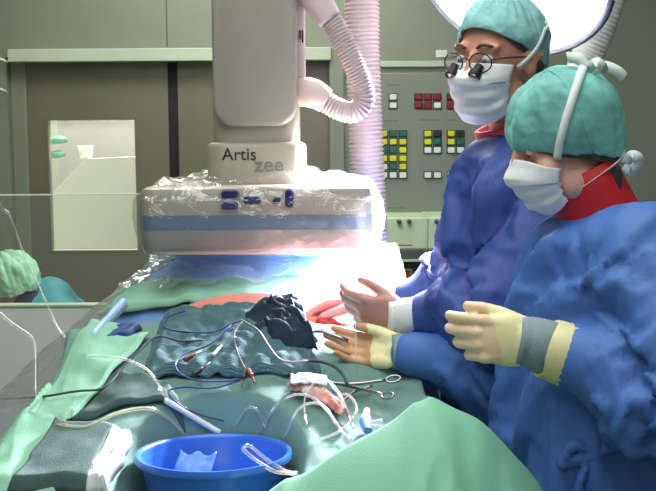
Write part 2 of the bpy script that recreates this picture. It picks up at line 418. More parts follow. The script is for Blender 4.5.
mb = MB(); wbox(mb, 436, 50, 447, 57, WY - .006, WY, 0); tag(build(mb, 'wall_label', M_['white'], None, False), 'small pale label on the steel wall beside the loupes of the surgeon', 'label')

dv = thing('medical_device', 'pale green wall device with two small knobs beside the thick vertical hose', 'device', P(415, 249, 4.5))
DV = 4.5
mb = MB(); wbox(mb, 385, 218, 428, 249, DV, DV + .38, .006); build(mb, 'casing', M_['pgreen'], dv, False)
mb = MB(); wbox(mb, 428.5, 217, 462, 249, DV, DV + .38, .006); build(mb, 'casing', M_['pgreen'], dv, False)
for x in (399, 409, 436.5):
    p = P(x, 221.5, DV); build(MB().lathe([(0, .018), (.010, .018), (.011, 0)], 14, Matrix.Translation(p) @ Matrix.Rotation(R(90), 4, 'X')), 'knob', M_['rail'], dv)
mb = MB()
for k, (w_, h_) in enumerate(((1.6, 1.6), (1.2, 1.2), (1.2, 1.6), (1.4, 1.2), (1.2, 1.2), (1.4, 1.2), (1.2, 1.6), (1.1, 1.2))): wbox(mb, 397 + 2 * k, 246 - h_, 397 + 2 * k + w_, 246, DV - .001, DV + .004, 0)
build(mb, 'lettering', M_['letter_d'], dv, False)
for yy in (226, 237):
    mb = MB(); wbox(mb, 383.5, yy - 3, 386.5, yy + 3, DV - .006, DV + .02, .002); build(mb, 'side_clip', M_['stripe'] if yy == 226 else M_['rail'], dv, False)
sf = thing('wall_shelf', 'dark metal double shelf under the pale green device', 'shelf', P(420, 262, 4.5))
mb = MB(); wbox(mb, 380, 249.6, 480, 259, DV - .04, WY, .004); build(mb, 'upper_board', M_['rail'], sf, False)
mb = MB(); wbox(mb, 380, 260, 480, 261.6, DV - .06, WY, .002); build(mb, 'light_rail', M_['beam'], sf, False)
mb = MB(); wbox(mb, 380, 282, 480, 286, DV - .04, WY, .004); build(mb, 'lower_board', M_['rail'], sf, False)
mb = MB(); wbox(mb, 380, 262, 480, 282, WY - .04, WY, .004); build(mb, 'back_board', M_['rail'], sf, False)
ob = thing('orange_box', 'small orange box with a pale rim on the lower shelf', 'box', P(402, 282, DV))
mb = MB(); wbox(mb, 393.5, 270.5, 411.5, 281.9, DV + .01, DV + .2, .003); build(mb, 'box_body', M_['orange'], ob, False)
mb = MB(); wbox(mb, 392.3, 268.8, 412.7, 270.6, DV, DV + .2, .001); wbox(mb, 392.3, 268.8, 393.6, 281.9, DV, DV + .02, .001); wbox(mb, 411.4, 268.8, 412.7, 281.9, DV, DV + .02, .001); build(mb, 'rim', M_['beam'], ob, False)

# ------------------------------------------------------------------ C-arm detector
DC = 2.58                                                        # depth of the column axis
cz = lambda y, D=2.45: P(255, y, D).z
cxm = P(255, 160, 2.45).x
ca = thing('xray_detector', 'large grey x-ray detector head hanging on a column over the patient', 'x-ray machine', (cxm, DC, cz(250, 2.3)))
hx = (P(377, 218, 2.3).x - P(139, 218, 2.3).x) / 2; hcx = (P(377, 218, 2.3).x + P(139, 218, 2.3).x) / 2
z_t, z_s1, z_s0, z_b = (P(255, y, 2.3).z for y in (187, 215, 230, 250))
hy = .26; hcy = 2.3 + hy
build(MB().rprism((hcx, hcy), hx, hy, .035, [(.0, z_s1), (0, z_t - .015), (.004, z_t - .005), (.014, z_t)]), 'upper_housing', M_['enamel'], ca, True, 40)
build(MB().rprism((hcx, hcy), hx + .001, hy + .001, .036, [(0, z_s0), (0, z_s1)]), 'blue_band', M_['stripe'], ca, True, 40)
build(MB().rprism((hcx, hcy), hx, hy, .035, [(.016, z_b - .004), (.004, z_b + .002), (0, z_b + .012), (0, z_s0)]), 'lower_housing', M_['enamel2'], ca, True, 40)
build(MB().rprism((hcx, hcy), hx - .02, hy - .02, .05, [(0, z_b - .012), (0, z_b - .003)]), 'detector_plate', M_['white'], ca, True, 40)
def pill(x0, y0, x1, y1):
    a = P(x0, y0, 2.3); b = P(x1, y1, 2.3); c = (a + b) / 2; w = abs(b.x - a.x) / 2; h = abs(a.z - b.z) / 2
    Mx = Matrix.Translation((c.x, 2.3, c.z)) @ Matrix.Rotation(R(90), 4, 'X')
    k = build(MB().rprism((0, 0), w + .004, h + .004, min(w, h) + .003, [(0, -.004), (0, .003), (.001, .004)], Mx), 'button_ring', M_['enamel2'], ca, True, 40)
    build(MB().rprism((0, 0), w, h, min(w, h) * .98, [(0, .001), (0, .006), (.002, .008)], Mx), 'button', M_['navy'], k, True, 40)
for t in ((221.5, 190.5, 239, 198), (221.5, 202, 239, 209.5), (243, 196.5, 261.5, 204), (273, 196.5, 281, 204), (285, 190, 294, 207.5)): pill(*t)
ww = (P(305, 160, 2.45).x - P(205, 160, 2.45).x) / 2
zc0, zc1, zn = cz(181), cz(142), cz(124)
build(MB().rprism((cxm, DC), ww, .13, .05, [(0, z_t - .01), (0, zc1 - .012), (.004, zc1 - .004), (.012, zc1)]), 'collar', M_['enamel'], ca, True, 40)
build(MB().rprism((cxm, DC), ww - .016, .118, .045, [(0, zc1 - .02), (0, zn + .6), (0, 2.99)]), 'column', M_['enamel'], ca, True, 40)
# rounded front cover plate
fx0, fx1 = P(212, 60, 2.44).x, P(296, 60, 2.44).x
Mx = Matrix.Translation(((fx0 + fx1) / 2, DC - .118, (cz(126) + 2.9) / 2)) @ Matrix.Rotation(R(90), 4, 'X')
build(MB().rprism((0, 0), (fx1 - fx0) / 2, (2.9 - cz(126)) / 2, .05, [(0, -.01), (0, .014), (.003, .02), (.010, .024)], Mx), 'front_cover', M_['enamel'], ca, True, 40)
a = P(300, 80, 2.5)
build(MB().box((a.x - .02, DC - .07, cz(78)), (a.x + .012, DC + .04, 2.9), .008), 'side_cover', M_['hose'], ca, False)
mb = MB()
for k, x in enumerate((297.5, 300, 302.5)):
    p = P(x, 36, 2.5); mb.box((p.x - .002, DC - .073, p.z - .015 + .008 * (k % 2)), (p.x + .002, DC - .069, p.z + .015), .001)
build(mb, 'vent', M_['black'], ca, False)
def text(s, x0, x1, ybase, D, m, name, parent, bold=0):
    c = bpy.data.curves.new('t', 'FONT'); c.body = s; c.size = .1; c.extrude = .0012; c.offset = bold; c.resolution_u = 4
    o = bpy.data.objects.new('t', c); COL.objects.link(o)
    dg = bpy.context.evaluated_depsgraph_get(); dg.update(); me = bpy.data.meshes.new_from_object(o.evaluated_get(dg)); bpy.data.objects.remove(o)
    xs = [v.co.x for v in me.vertices]; a = P(x0, ybase, D); b = P(x1, ybase, D); s_ = (b.x - a.x) / (max(xs) - min(xs)); mn = min(xs)
    for v in me.vertices: v.co = Vector((a.x + (v.co.x - mn) * s_, D - v.co.z, a.z + v.co.y * s_))
    return build(me, name, m, parent, False)
text('Artis', 222, 256, 160, DC - .1305, M_['letter_d'], 'lettering', ca)['label'] = 'dark lettering'
text('zee', 254.5, 283.5, 171.5, DC - .1305, M_['letter_g'], 'lettering', ca, .0012)['label'] = 'grey lettering'

def corrugated(pts, r, pitch, amp, n=18):
    pts = catmull(pts, 40); L = [0]
    for a, b in zip(pts, pts[1:]): L.append(L[-1] + (b - a).length)
    k = int(L[-1] / pitch) * 4; out = []; rad = []
    for i in range(k + 1):
        s = L[-1] * i / k; j = max(0, min(len(pts) - 2, int(np.searchsorted(L, s)) - 1)); t = (s - L[j]) / max(1e-9, L[j + 1] - L[j])
        out.append(pts[j].lerp(pts[j + 1], t)); rad.append(r + amp * (0, .8, 1, .8)[i % 4])
    return MB().tube(out, rad, n)
DH = 2.5
hs = thing('corrugated_hose', 'grey ribbed hose looping between two pale elbows beside the column', 'hose', P(330, 110, DH))
build(corrugated([P(x, y, DH) for x, y in ((326, 12), (337, 30), (350, 56), (361, 82), (364, 100), (354, 112), (338, 109), (321, 99))], .0235, .0085, .0042), 'hose_body', M_['hose2'], hs)
def elbow(pts, rads):
    q = [P(x, y, D) for x, y, D in pts]; q2 = catmull(q, 6); rr = np.interp(np.linspace(0, 1, len(q2)), np.linspace(0, 1, len(rads)), rads)
    return MB().tube(q2, list(rr), 20)
build(elbow([(300, -30, 2.52), (308, -12, DH), (318, 2, DH), (330, 20, DH)], [.034, .034, .036, .031]), 'elbow', M_['hose'], hs)
build(elbow([(290, 93, 2.56), (302, 92, 2.52), (314, 94, DH), (326, 101, DH)], [.036, .036, .037, .031]), 'elbow', M_['hose'], hs)
tag(build(corrugated([P(362, -160, 3.0), P(362, 0, 3.0), P(364, 90, 3.0), P(368, 180, 3.0), P(372, 250, 3.0), P(374, 300, 3.0), P(378, 420, 3.0), P(380, 590, 3.05)], .046, .0125, .006, 24), 'ribbed_hose', M_['hose'], None), 'thick pale ribbed hose hanging straight down behind the detector', 'hose')
tag(build(corrugated([P(622, -330, 3.4), P(618, -60, 3.4), P(608, 0, 3.4), P(590, 50, 3.4), P(574, 95, 3.4), P(562, 160, 3.45), P(556, 330, 3.5), P(556, 690, 3.5)], .05, .0145, .006, 24), 'ribbed_hose', M_['hose3'], None), 'greenish ribbed hose hanging from the ceiling behind the surgical lamp', 'hose')

# ------------------------------------------------------------------ surgical lamp
WOUND = P(352, 300, 2.25)
LC = P(513, -24, 2.9)
ld = (WOUND - LC).normalized()
sl = thing('surgical_lamp', 'big round glowing surgical lamp above the tall surgeon', 'lamp', LC)
Ml = Matrix.Translation(LC) @ ld.to_track_quat('Z', 'Y').to_matrix().to_4x4()
build(MB().lathe([(0, -.09), (.1, -.09), (.22, -.06), (.272, -.015), (.285, .0), (.287, .012), (.28, .02), (.276, .02), (.273, .008), (0, .006)], 56, Ml), 'housing', M_['lampbody'], sl)
build(MB().lathe([(0, .012), (.15, .0115), (.273, .009), (.273, .006), (0, .0065)], 56, Ml), 'light_face', M_['lampglow'], sl)
mb = MB()
for k in range(20, 60):
    pass
ang0 = [math.radians(a) for a in range(0, 360, 6)]
ptsr = [(Ml @ Vector((.288 * math.cos(a), .288 * math.sin(a), .004)), a) for a in ang0]
# dark seal on the lower right of the rim
low = sorted(ptsr, key=lambda q: (q[0].z - q[0].x * .9))[:11]; low.sort(key=lambda q: q[0].x)
build(MB().tube([q[0] for q in low], .006, 8), 'rim_seal', M_['letter_d'], sl)
up0 = Ml @ Vector((0, 0, -.08))
build(MB().tube(catmull([up0, up0 + Vector((.08, .14, .12)), up0 + Vector((.1, .2, .4)), Vector((up0.x + .1, up0.y + .2, 2.99))], 6), .03, 14), 'ceiling_arm', M_['lampbody'], sl)

# ------------------------------------------------------------------ terrain of the drapes
class Terrain:
    def __init__(s, pts, world=()):
        a = np.array([tuple(P(*p)) for p in pts] + [tuple(p) for p in world]); s.c = a[:, :2]; n = len(a)
        K = s.k(s.c, s.c) + np.eye(n) * 2e-3; A = np.zeros((n + 3, n + 3)); A[:n, :n] = K; A[:n, n] = 1; A[:n, n + 1:] = s.c; A[n, :n] = 1; A[n + 1:, :n] = s.c.T
        s.w = np.linalg.solve(A, np.concatenate([a[:, 2], [0, 0, 0]])); s.n = n
    def k(s, a, b):
        r2 = ((a[:, None] - b[None]) ** 2).sum(-1); return .5 * r2 * np.log(r2 + 1e-9)
    def z(s, x, y):
        q = np.array([[x, y]]); return float((s.k(q, s.c) @ s.w[:s.n])[0] + s.w[s.n] + x * s.w[s.n + 1] + y * s.w[s.n + 2])

T1 = Terrain([(110, 305, 2.33), (185, 312, 2.22), (230, 306, 2.2), (290, 312, 2.18), (335, 330, 2.13), (380, 342, 2.08), (410, 352, 2.05),
              (80, 340, 2.1), (150, 333, 2.1), (205, 328, 2.1), (260, 324, 2.1), (310, 345, 2.05), (360, 362, 2.0),
              (55, 380, 1.97), (120, 372, 1.97), (180, 370, 1.97), (240, 368, 1.96), (300, 376, 1.95), (350, 388, 1.94), (400, 384, 1.93),
              (28, 425, 1.85), (90, 415, 1.85), (150, 410, 1.85), (210, 412, 1.85), (270, 408, 1.85), (330, 415, 1.85), (390, 412, 1.82), (425, 408, 1.8),
              (10, 465, 1.75), (100, 452, 1.74), (200, 450, 1.75), (300, 446, 1.75), (380, 440, 1.72), (430, 430, 1.72),
              (20, 500, 1.62), (110, 490, 1.62), (200, 500, 1.6), (330, 480, 1.62), (420, 470, 1.6)])
def hang(x, y, z):
    """edge of the table: cloth falls away on both sides"""
    l = -.60 + .05 * math.sin(y * 7); r = .20 + .02 * math.sin(y * 9)
    if x < l: z -= min(.8, (l - x) * 5)
    if x > r: z -= min(.8, (x - r) * 5)
    return z
def folds(x, y, amp=1.0, s=0):
    p = Vector((x, y, s)); w = Vector((N(p * 3), N(p * 3 + Vector((5, 2, 1))), 0)) * .12
    q = p + w
    return amp * (.008 * ridge(Vector((q.x * 5 + q.y * 3.5, q.y * 2.2 - q.x, s))) + .005 * ridge(Vector((q.x * 11 - q.y * 4, q.y * 4 + 3, s + 3))) + .003 * N(q, 22))
BX, BY, BZ, BR = P(214, 452, 1.72).x, 1.72, P(214, 452, 1.72).z, 80 / F * 1.72
def Z1(x, y):
    z = hang(x, y, T1.z(x, y)) + folds(x, y)
    d = math.hypot(x - BX, y - BY); k = sstep(BR + .035, BR - .03, d)
    if y < BY: k = max(k, sstep(BR + .03, BR - .02, abs(x - BX)))
    return z * (1 - k) + min(z, BZ - .118) * k
def onto(px, py, lift=0.0, Zf=None, D0=1.2, D1=2.6):
    Zf = Zf or Z1
    d = ray(px, py); lo = None; D = D0
    while D < D1:
        p = CAM + d * (D / d.y)
        if p.z < Zf(p.x, p.y) + lift:
            a, b = D - .02, D
            for _ in range(12):
                m = (a + b) / 2; p = CAM + d * (m / d.y)
                if p.z < Zf(p.x, p.y) + lift: b = m
                else: a = m
            return CAM + d * (b / d.y)
        D += .02
    return P(px, py, D1)

# operating table under the drapes
ot = thing('operating_table', 'operating table hidden beneath green drapes', 'table', (-.17, 2.0, 0))
# patient: one continuous body lying along the table, feet to the camera
mb = MB(); pcx = -.18
def ring_y(y, cx, cz_, rx, rz, n=28): return [Vector((cx + rx * math.cos(2 * math.pi * i / n), y, cz_ + rz * math.sin(2 * math.pi * i / n))) for i in range(n)]
mb.rings([ring_y(1.96, pcx, .88, .12, .05), ring_y(2.0, pcx, .91, .15, .06), ring_y(2.07, pcx, .95, .18, .085), ring_y(2.14, pcx, 1.0, .22, .115), ring_y(2.20, pcx, 1.022, .24, .138), ring_y(2.26, pcx, 1.026, .245, .142), ring_y(2.33, pcx, 1.0, .24, .118), ring_y(2.5, pcx, .985, .2, .09), ring_y(2.58, pcx, .98, .12, .06)])
mb.limb([(pcx, 2.55, .98), (pcx, 2.68, .98)], [.055, .05]); mb.ell((pcx, 2.77, .99), (.07, .11, .09))
for s in (-1, 1): mb.limb([(pcx + s * .08, 2.03, .88), (pcx + s * .09, 1.9, .76), (pcx + s * .1, 1.48, .73)], [.06, .05, .035])
patient = build(union(mb, .012, 5), 'patient', M_['skin3'], None)
tag(patient, 'person lying under green drapes, a strip of bare pink skin showing behind the teal towel', 'person')
build(MB().box((-.42, 1.42, .62), (.09, 3.0, .67), .02), 'tabletop', M_['rail'], ot, False)
build(MB().rprism((-.17, 2.2), .14, .22, .04, [(0, .1), (0, .63)]), 'column', M_['enamel2'], ot, True, 40)
build(MB().rprism((-.17, 2.2), .26, .48, .08, [(0, 0.0), (0, .07), (.03, .11)]), 'base', M_['enamel2'], ot, True, 40)

def sheet(name, label, m, x0, x1, y0, y1, nu, nv, Zf, cat='drape', solid=.0025):
    mb = MB().grid(nu, nv, lambda u, v: Vector((x0 + (x1 - x0) * u, y0 + (y1 - y0) * v, Zf(x0 + (x1 - x0) * u, y0 + (y1 - y0) * v))))
    return tag(build(mb, name, m, None, True, solid=solid), label, cat)
sheet('surgical_drape', 'dark teal cloth drape spread over the patient under cables and tubes', M_['drape'], -.74, .34, 1.42, 2.19, 190, 140, lambda x, y: Z1(x, y) - .03 * sstep(2.13, 2.19, y))

def Z0(x, y): return T1.z(x, y) + folds(x, y)
# far drapes
T2 = Terrain([(165, 262, 2.75), (240, 256, 2.75), (330, 252, 2.75), (395, 262, 2.75), (140, 284, 2.55), (200, 278, 2.55), (260, 278, 2.55), (330, 276, 2.55), (400, 290, 2.5),
              (100, 316, 2.33), (180, 309, 2.32), (250, 304, 2.32), (300, 308, 2.3), (350, 312, 2.28), (400, 322, 2.25)])
def Z2(x, y):
    z = T2.z(x, y); l = -.42 - .22 * (2.75 - y); r = .19
    if x < l: z -= min(.7, (l - x) * 4)
    if x > r: z -= min(.7, (x - r) * 5)
    p = Vector((x, y, 4)); g = abs(((x * 3.3 + y * .4 + .12 * N(p * 4)) % 1) - .5)
    return z + folds(x, y, .7, 4) + .008 * (1 - min(1, g * 9))
sheet('surgical_drape', 'bright blue cloth drape under the detector and clear plastic', M_['drape_b'], -.66, .32, 2.28, 2.82, 150, 90, lambda x, y: Z2(x, y) - .05 * sstep(2.33, 2.28, y) - .1 * sstep(2.76, 2.82, y))
def onto2(px, py, lift=0): return onto(px, py, lift, Z2, 2.0, 2.9)
def Z2b(x, y): return T2.z(x, y) + folds(x, y, .7, 4)
def patch(poly, nu, nv, lift, Zf, nz=.004, ns=18, seed=0, D0=1.2, D1=2.7, wb=.012):
    """cloth laid on a surface inside four photo corners TL, TR, BR, BL"""
    tl, tr, br, bl = [onto(p[0], p[1], 0, Zf, D0, D1) for p in poly]
    def fn(u, v):
        wob = wb * N((u * 3, v * 3, seed)), wb * N((u * 3, v * 3, seed + 9))
        p = (tl.lerp(tr, u)).lerp(bl.lerp(br, u), v); x = p.x + wob[0]; y = p.y + wob[1]
        e = min(u, 1 - u, v, 1 - v)
        return Vector((x, y, Zf(x, y) + lift * min(1, .25 + e * 12) + nz * ridge(Vector((x * ns, y * ns * .6, seed))) * .6 + nz * N((x * ns * 2.2, y * ns * 2.2, seed + 4))))
    return MB().grid(nu, nv, fn)
tag(build(patch(((128, 290), (300, 288), (250, 303), (96, 318)), 90, 36, .022, Z2b, .008, 9, 3, 2.27, 2.9), 'surgical_drape', M_['drape_l'], None, solid=.003), 'light green drape band lying between the blue drape and bare skin', 'drape')
tag(build(patch(((92, 322), (150, 340), (70, 425), (12, 455)), 60, 80, .012, Z1, .012, 8, 5), 'surgical_drape', M_['drape_l'], None, solid=.003), 'light green drape running down the left edge of the table', 'drape')
tag(build(patch(((4, 446), (62, 428), (60, 500), (-40, 500)), 50, 50, .012, Z1, .006, 8, 6), 'surgical_drape', M_['drape_l'], None, solid=.003), 'light green drape corner beside the dark folded drape', 'drape')
fd = build(patch(((58, 429), (118, 440), (88, 498), (8, 498)), 50, 50, .03, Z0, .002, 10, 7), 'folded_drape', M_['drape_d'], None, solid=.006)
tag(fd, 'dark green folded drape with a white border strip beside the blue basin', 'drape')
build(patch(((117, 439.8), (131, 445), (106, 498), (87, 498)), 12, 40, .031, Z0, .0012, 10, 8), 'border_strip', M_['strip'], fd, solid=.005)
tag(build(patch(((120, 374), (172, 392), (186, 436), (70, 424)), 50, 40, .012, Z1, .007, 12, 15), 'surgical_drape', M_['drape_d'], None, solid=.003), 'small dark drape under the yellow tube', 'drape')

tag(build(patch(((124, 307), (128, 309), (94, 349), (90, 347)), 8, 60, .026, lambda x, y: max(Z0(x, y), T2.z(x, y) + .012 if y > 2.25 else -1), 0, 8, 31, 1.2, 2.7, .001), 'tape_strip', M_['tape'], None, solid=.002), 'pale blue tape strip on the green drape near the hanging plastic sheet', 'tape')
tag(build(patch(((116, 332), (143, 331), (131, 343), (106, 346)), 30, 16, .016, Z0, .005, 14, 33), 'surgical_drape', M_['cblue'], None, solid=.003), 'small blue cloth corner at the upper end of the dark grey cable', 'drape')
# front tented drape
back = catmull([P(262, 500, 1.46), P(300, 478, 1.47), P(345, 452, 1.48), P(390, 427, 1.49), P(416, 411, 1.5), P(436, 404, 1.5), P(462, 412, 1.5), P(488, 432, 1.5), P(512, 458, 1.5), P(540, 494, 1.5), P(556, 530, 1.5)], 9)
def tent(u, v):
    t = u * (len(back) - 1); i = min(int(t), len(back) - 2); b = back[i].lerp(back[i + 1], t - i)
    # v<.2: hangs down behind; v>.2: falls toward the camera
    if v < .2: p = b + Vector((0, .05 * (1 - v / .2), -.25 * (1 - v / .2)))
    else:
        w = (v - .2) / .8; p = b + Vector(((.02 - b.x * .35) * w, -.34 * w, -.05 * math.sin(w * 1.57) - .30 * w * w))
    n = N((u * 6, v * 2.5, 11)); p.z += .010 * ridge(Vector((u * 5.5 + v * 1.2, v * 1.2, 2))) + .006 * n; p.y += .012 * N((u * 9, v * 3, 5))
    return p
tag(build(MB().grid(110, 70, tent), 'surgical_drape', M_['drape_f'], None, solid=.003), 'light green drape tented into a peak in front of the shorter assistant', 'drape')

# towels
tag(build(patch(((166, 316), (296, 318), (322, 378), (150, 372)), 150, 100, .012, Z1, .009, 22, 21), 'surgical_towel', M_['towel'], None, solid=.004), 'teal woven towel spread over the patient under blue cables', 'towel')
tag(build(patch(((158, 340), (300, 352), (318, 384), (140, 386)), 150, 60, .02, Z1, .009, 22, 25), 'surgical_towel', M_['towel'], None, solid=.004), 'lower teal woven towel reaching down to the bloody gauze', 'towel')
q = [onto(*p) for p in ((246, 320), (300, 322), (318, 358), (266, 354))]
def crum(u, v):
    p = q[0].lerp(q[1], u).lerp(q[3].lerp(q[2], u), v); x, y = p.x + .012 * N((u * 4, v * 4, 1)), p.y + .012 * N((u * 4, v * 4, 7))
    e = min(1, 7 * min(u, 1 - u, v, 1 - v)) * sstep(-.1, .5, u + .35 * N((u * 3, v * 3, 2)))
    h = .012 + .027 * max(0, ridge(Vector((u * 2.2 + v * 1.6, v * 1.1 - u * .6, 5.3)))) + .014 * ridge(Vector((u * 4.5 - v * 3, v * 4 + u * 2, 2.2))) + .006 * ridge(Vector((u * 9, v * 10, 4)))
    return Vector((x + .02 * N((u * 5, v * 5, 9)), y, Z1(x, y) + .016 + h * e))
tag(build(MB().grid(90, 70, crum), 'crumpled_cloth', M_['towel_d'], None, solid=.003), 'crumpled dark navy cloth lying on the teal towel', 'cloth')

# incision and retractor in the glare
w0 = P(330, 318, 2.2)
mb = MB()
for k in range(7):
    p = P(322 + 4.2 * k, 322 + 1.6 * k + 2 * math.sin(k * 2), 2.17); mb.ell(p, (.016, .02, .012))
build(union(mb, .005, 2), 'incision', M_['blood'], patient)

# ------------------------------------------------------------------ cables, tubes
def lay(path, r, m, name, label, cat, lift=None, n=6, group=None, Zf=None, hop=()):
    q = catmull([Vector((x, y, 0)) for x, y in path], n); top = 26
    pts = []
    for k, c in enumerate(q):
        pts.append(onto(c.x, c.y, (lift if lift is not None else .016) + r, Zf))
    for _ in range(2): pts = [pts[0]] + [(a + b * 2 + c) / 4 for a, b, c in zip(pts, pts[1:], pts[2:])] + [pts[-1]]
    for a, b, h in hop:
        i0, i1 = int(a * len(pts)), int(b * len(pts))
        for i in range(i0, i1): pts[i] = pts[i] + Vector((0, 0, h * math.sin(math.pi * (i - i0) / (i1 - i0))))
    return tag(build(MB().tube(pts, r, 8), name, m, None), label, cat, group)
tl = .028
lay(((185, 311), (168, 317), (165, 328), (187, 332), (214, 332), (231, 324), (241, 321)), .0018, M_['cblue'], 'lead_cable', 'blue cable curving over the top of the teal towel', 'cable', tl)
lay(((231, 325), (211, 344), (184, 354), (175, 366), (184, 376), (201, 381), (227, 381), (239, 379)), .0018, M_['cblue'], 'lead_cable', 'blue cable looping in an S around the brown and black clips', 'cable', .034)
lay(((241, 380), (214, 388), (184, 387), (168, 391), (176, 402), (197, 414), (224, 421)), .0017, M_['cblue'], 'lead_cable', 'blue cable trailing below the lower teal towel', 'cable', .03)
lay(((0, 399), (40, 397), (77, 391), (104, 388), (124, 366), (142, 348), (158, 336), (180, 341), (203, 340)), .0023, M_['cdark'], 'lead_cable', 'dark grey cable coming in over the green drape edge', 'cable', .03)
lay(((243, 321), (234, 334), (238, 354), (246, 370)), .0019, M_['cgrey'], 'lead_cable', 'grey cable running down to the brown clips', 'cable', .036)
lay(((241, 320), (258, 330), (266, 342), (277, 357), (288, 362), (308, 361)), .0021, M_['cgrey'], 'lead_cable', 'grey cable passing along the dark navy cloth', 'cable', .05)
lay(((300, 361), (318, 361), (334, 366), (344, 376), (347, 384)), .0035, M_['cdark'], 'lead_cable', 'thick dark cable end near the open gloved palm', 'cable', .03)
def clip(a, b, m, label, r=.0045, tip=None, lift=.036):
    p, q = onto(*a, lift), onto(*b, lift); t = thing('cable_clip', label, 'clip', p)
    build(MB().tube([p, p.lerp(q, .1), p.lerp(q, .7), p.lerp(q, .75), q], [r * .7, r, r, r * .6, r * .45], 10), 'clip_body', m, t, True, 50)
    if tip: build(MB().tube([q, q + (q - p).normalized() * .016], [r * .4, r * .25], 8), 'clip_tip', tip, t)
clip((184, 360), (195, 354), M_['cbrown'], 'brown cable clip with white tip on the teal towel', .0055, M_['white'])
clip((193, 375), (204, 367), M_['bK'], 'black cable clip lying on the teal towel', .0055, M_['steel'])
clip((213, 355), (222, 345), M_['white'], 'thin white cable clip beside the brown clip', .003)
clip((246, 370), (243, 381), M_['bK'], 'black clip at the end of the grey cable', .0045, M_['cbrown'])
clip((248, 369), (253, 379), M_['cbrown'], 'brown clip beside the black clip at the end of the grey cable', .005, M_['cbrown'])
lay(((165, 400), (180, 409), (200, 421), (220, 433)), .0058, M_['white'], 'suction_tube', 'white stiff tube slanting down to the blue basin', 'tube', .02)
lay(((84, 356), (108, 357), (128, 360), (148, 370), (158, 384), (166, 398)), .0028, M_['tube'], 'infusion_tube', 'clear tube arching over the green drape to the white stiff tube', 'tube', .035)
lay(((57, 424), (87, 427), (114, 414), (148, 408), (168, 418), (184, 434)), .0032, M_['tubey'], 'infusion_tube', 'yellowish tube curving over the dark drape behind the basin', 'tube', .03)
def free(path, r, m, name, label, cat):
    return tag(build(MB().tube(catmull([P(*p) for p in path], 8), r, 8), name, m, None), label, cat)
free(((-30, 150, 2.3), (0, 204, 2.3), (10, 216, 2.3), (24, 254, 2.28), (37, 281, 2.25), (50, 311, 2.2), (60, 331, 2.15), (84, 356, 2.05)), .003, M_['tube'], 'infusion_tube', 'clear tube hanging past the green capped head of the seated person', 'tube')
free(((-12, 300, 2.1), (0, 313, 2.08), (14, 325, 2.05), (30, 336, 2.02), (35, 348, 2.0), (36, 393, 1.93), (42, 420, 1.86)), .0032, M_['tube'], 'infusion_tube', 'clear tube dropping in front of the grey shield panel', 'tube')
coil = (((232, 428), (244, 423), (258, 423), (266, 428)), ((260, 434), (274, 415), (304, 410), (331, 423), (351, 440)), ((282, 440), (297, 423), (324, 418), (340, 424)), ((307, 425), (305, 405), (324, 395), (344, 410), (354, 428)), ((308, 428), (322, 440), (345, 440), (357, 425), (345, 405), (330, 408), (335, 425)))
coil_l = ('clear tube piece rising just behind the basin rim', 'long clear tube loop in front of the bloody gauze', 'inner clear tube loop between basin and stopcock', 'high clear tube loop around the end of the gauze', 'small clear tube coil beside the stopcock')
for p_, l_ in zip(coil, coil_l): lay(p_, .0027, M_['tube'], 'coiled_tube', l_, 'tube', .012, 8, 'clear tube loops beside the basin', None, ((.15, .85, .03),))

# gauze
q = [onto(x, y, .02) for x, y in ((290, 388), (302, 387), (316, 392), (330, 401), (340, 410), (345, 416))]
qc = catmull(q, 8); wd = np.interp(np.linspace(0, 1, len(qc)), [0, .15, .4, .7, .92, 1], [.014, .022, .022, .012, .008, .009])
def gz(u, v):
    t = u * (len(qc) - 1); i = min(int(t), len(qc) - 2); p = qc[i].lerp(qc[i + 1], t - i); w_ = wd[i]; d = (qc[i + 1] - qc[i]); d.z = 0; d.normalize(); sd = Vector((-d.y, d.x, 0)); a = (v - .5) * 2
    return p + sd * w_ * a + Vector((0, 0, .014 * (1 - a * a) - .008 + .007 * ridge(Vector((u * 5 + v * 2, v * 3.5, 1))) + .003 * ridge(Vector((u * 14, v * 9, 3)))))
gb = build(MB().grid(70, 28, gz), 'gauze_swab', M_['gauze'], None, solid=.003)
tag(gb, 'blood stained white gauze swab lying on the teal drape', 'gauze')
q0 = [onto(x, y, .03) for x, y in ((291, 383), (304, 382), (316, 383), (327, 385))]
qd = catmull(q0, 8)
def gz2(u, v):
    t = u * (len(qd) - 1); i = min(int(t), len(qd) - 2); p = qd[i].lerp(qd[i + 1], t - i); a = (v - .5) * 2
    return p + Vector((0, .022 * a, .012 * (1 - a * a) + .005 * ridge(Vector((u * 4, v * 3, 8)))))
build(MB().grid(40, 18, gz2), 'clean_fold', M_['mask'], gb, solid=.003)['label'] = 'clean white fold'
# forceps
fc = thing('surgical_forceps', 'steel forceps with two ring handles in front of the open palm', 'forceps', onto(355, 388, .02))
tipp = onto(322, 381, .022); pv = onto(350, 385, .025)
for (ex, ey), s in (((386, 380), 1), ((382, 394), -1)):
    e = onto(ex, ey, .026)
    k = build(MB().tube(catmull([tipp + Vector((0, s * .001, 0)), pv + Vector((0, 0, s * .002)), e], 6), list(np.interp(np.linspace(0, 1, 13), [0, .5, 1], [.0018, .004, .0028])), 8), 'shank', M_['steel'], fc)
    d_ = (e - pv).normalized(); side = Vector((0, 0, 1)).cross(d_).normalized(); up_ = Vector((0, -.35, 1)).normalized()
    build(MB().tube([e + d_ * .014 + d_ * .014 * math.cos(a) + (side * .6 + up_ * .4) * .013 * math.sin(a) for a in np.linspace(0, 2 * math.pi, 24, endpoint=False)], .0024, 8, closed=True), 'finger_ring', M_['steel'], k)
q = [onto(x, y, .02) for x, y in ((344, 400), (356, 391), (372, 386))]
tag(build(MB().tube(catmull(q, 6), .0026, 8), 'metal_probe', M_['steel'], None), 'thin steel rod crossing under the ring forceps', 'instrument')
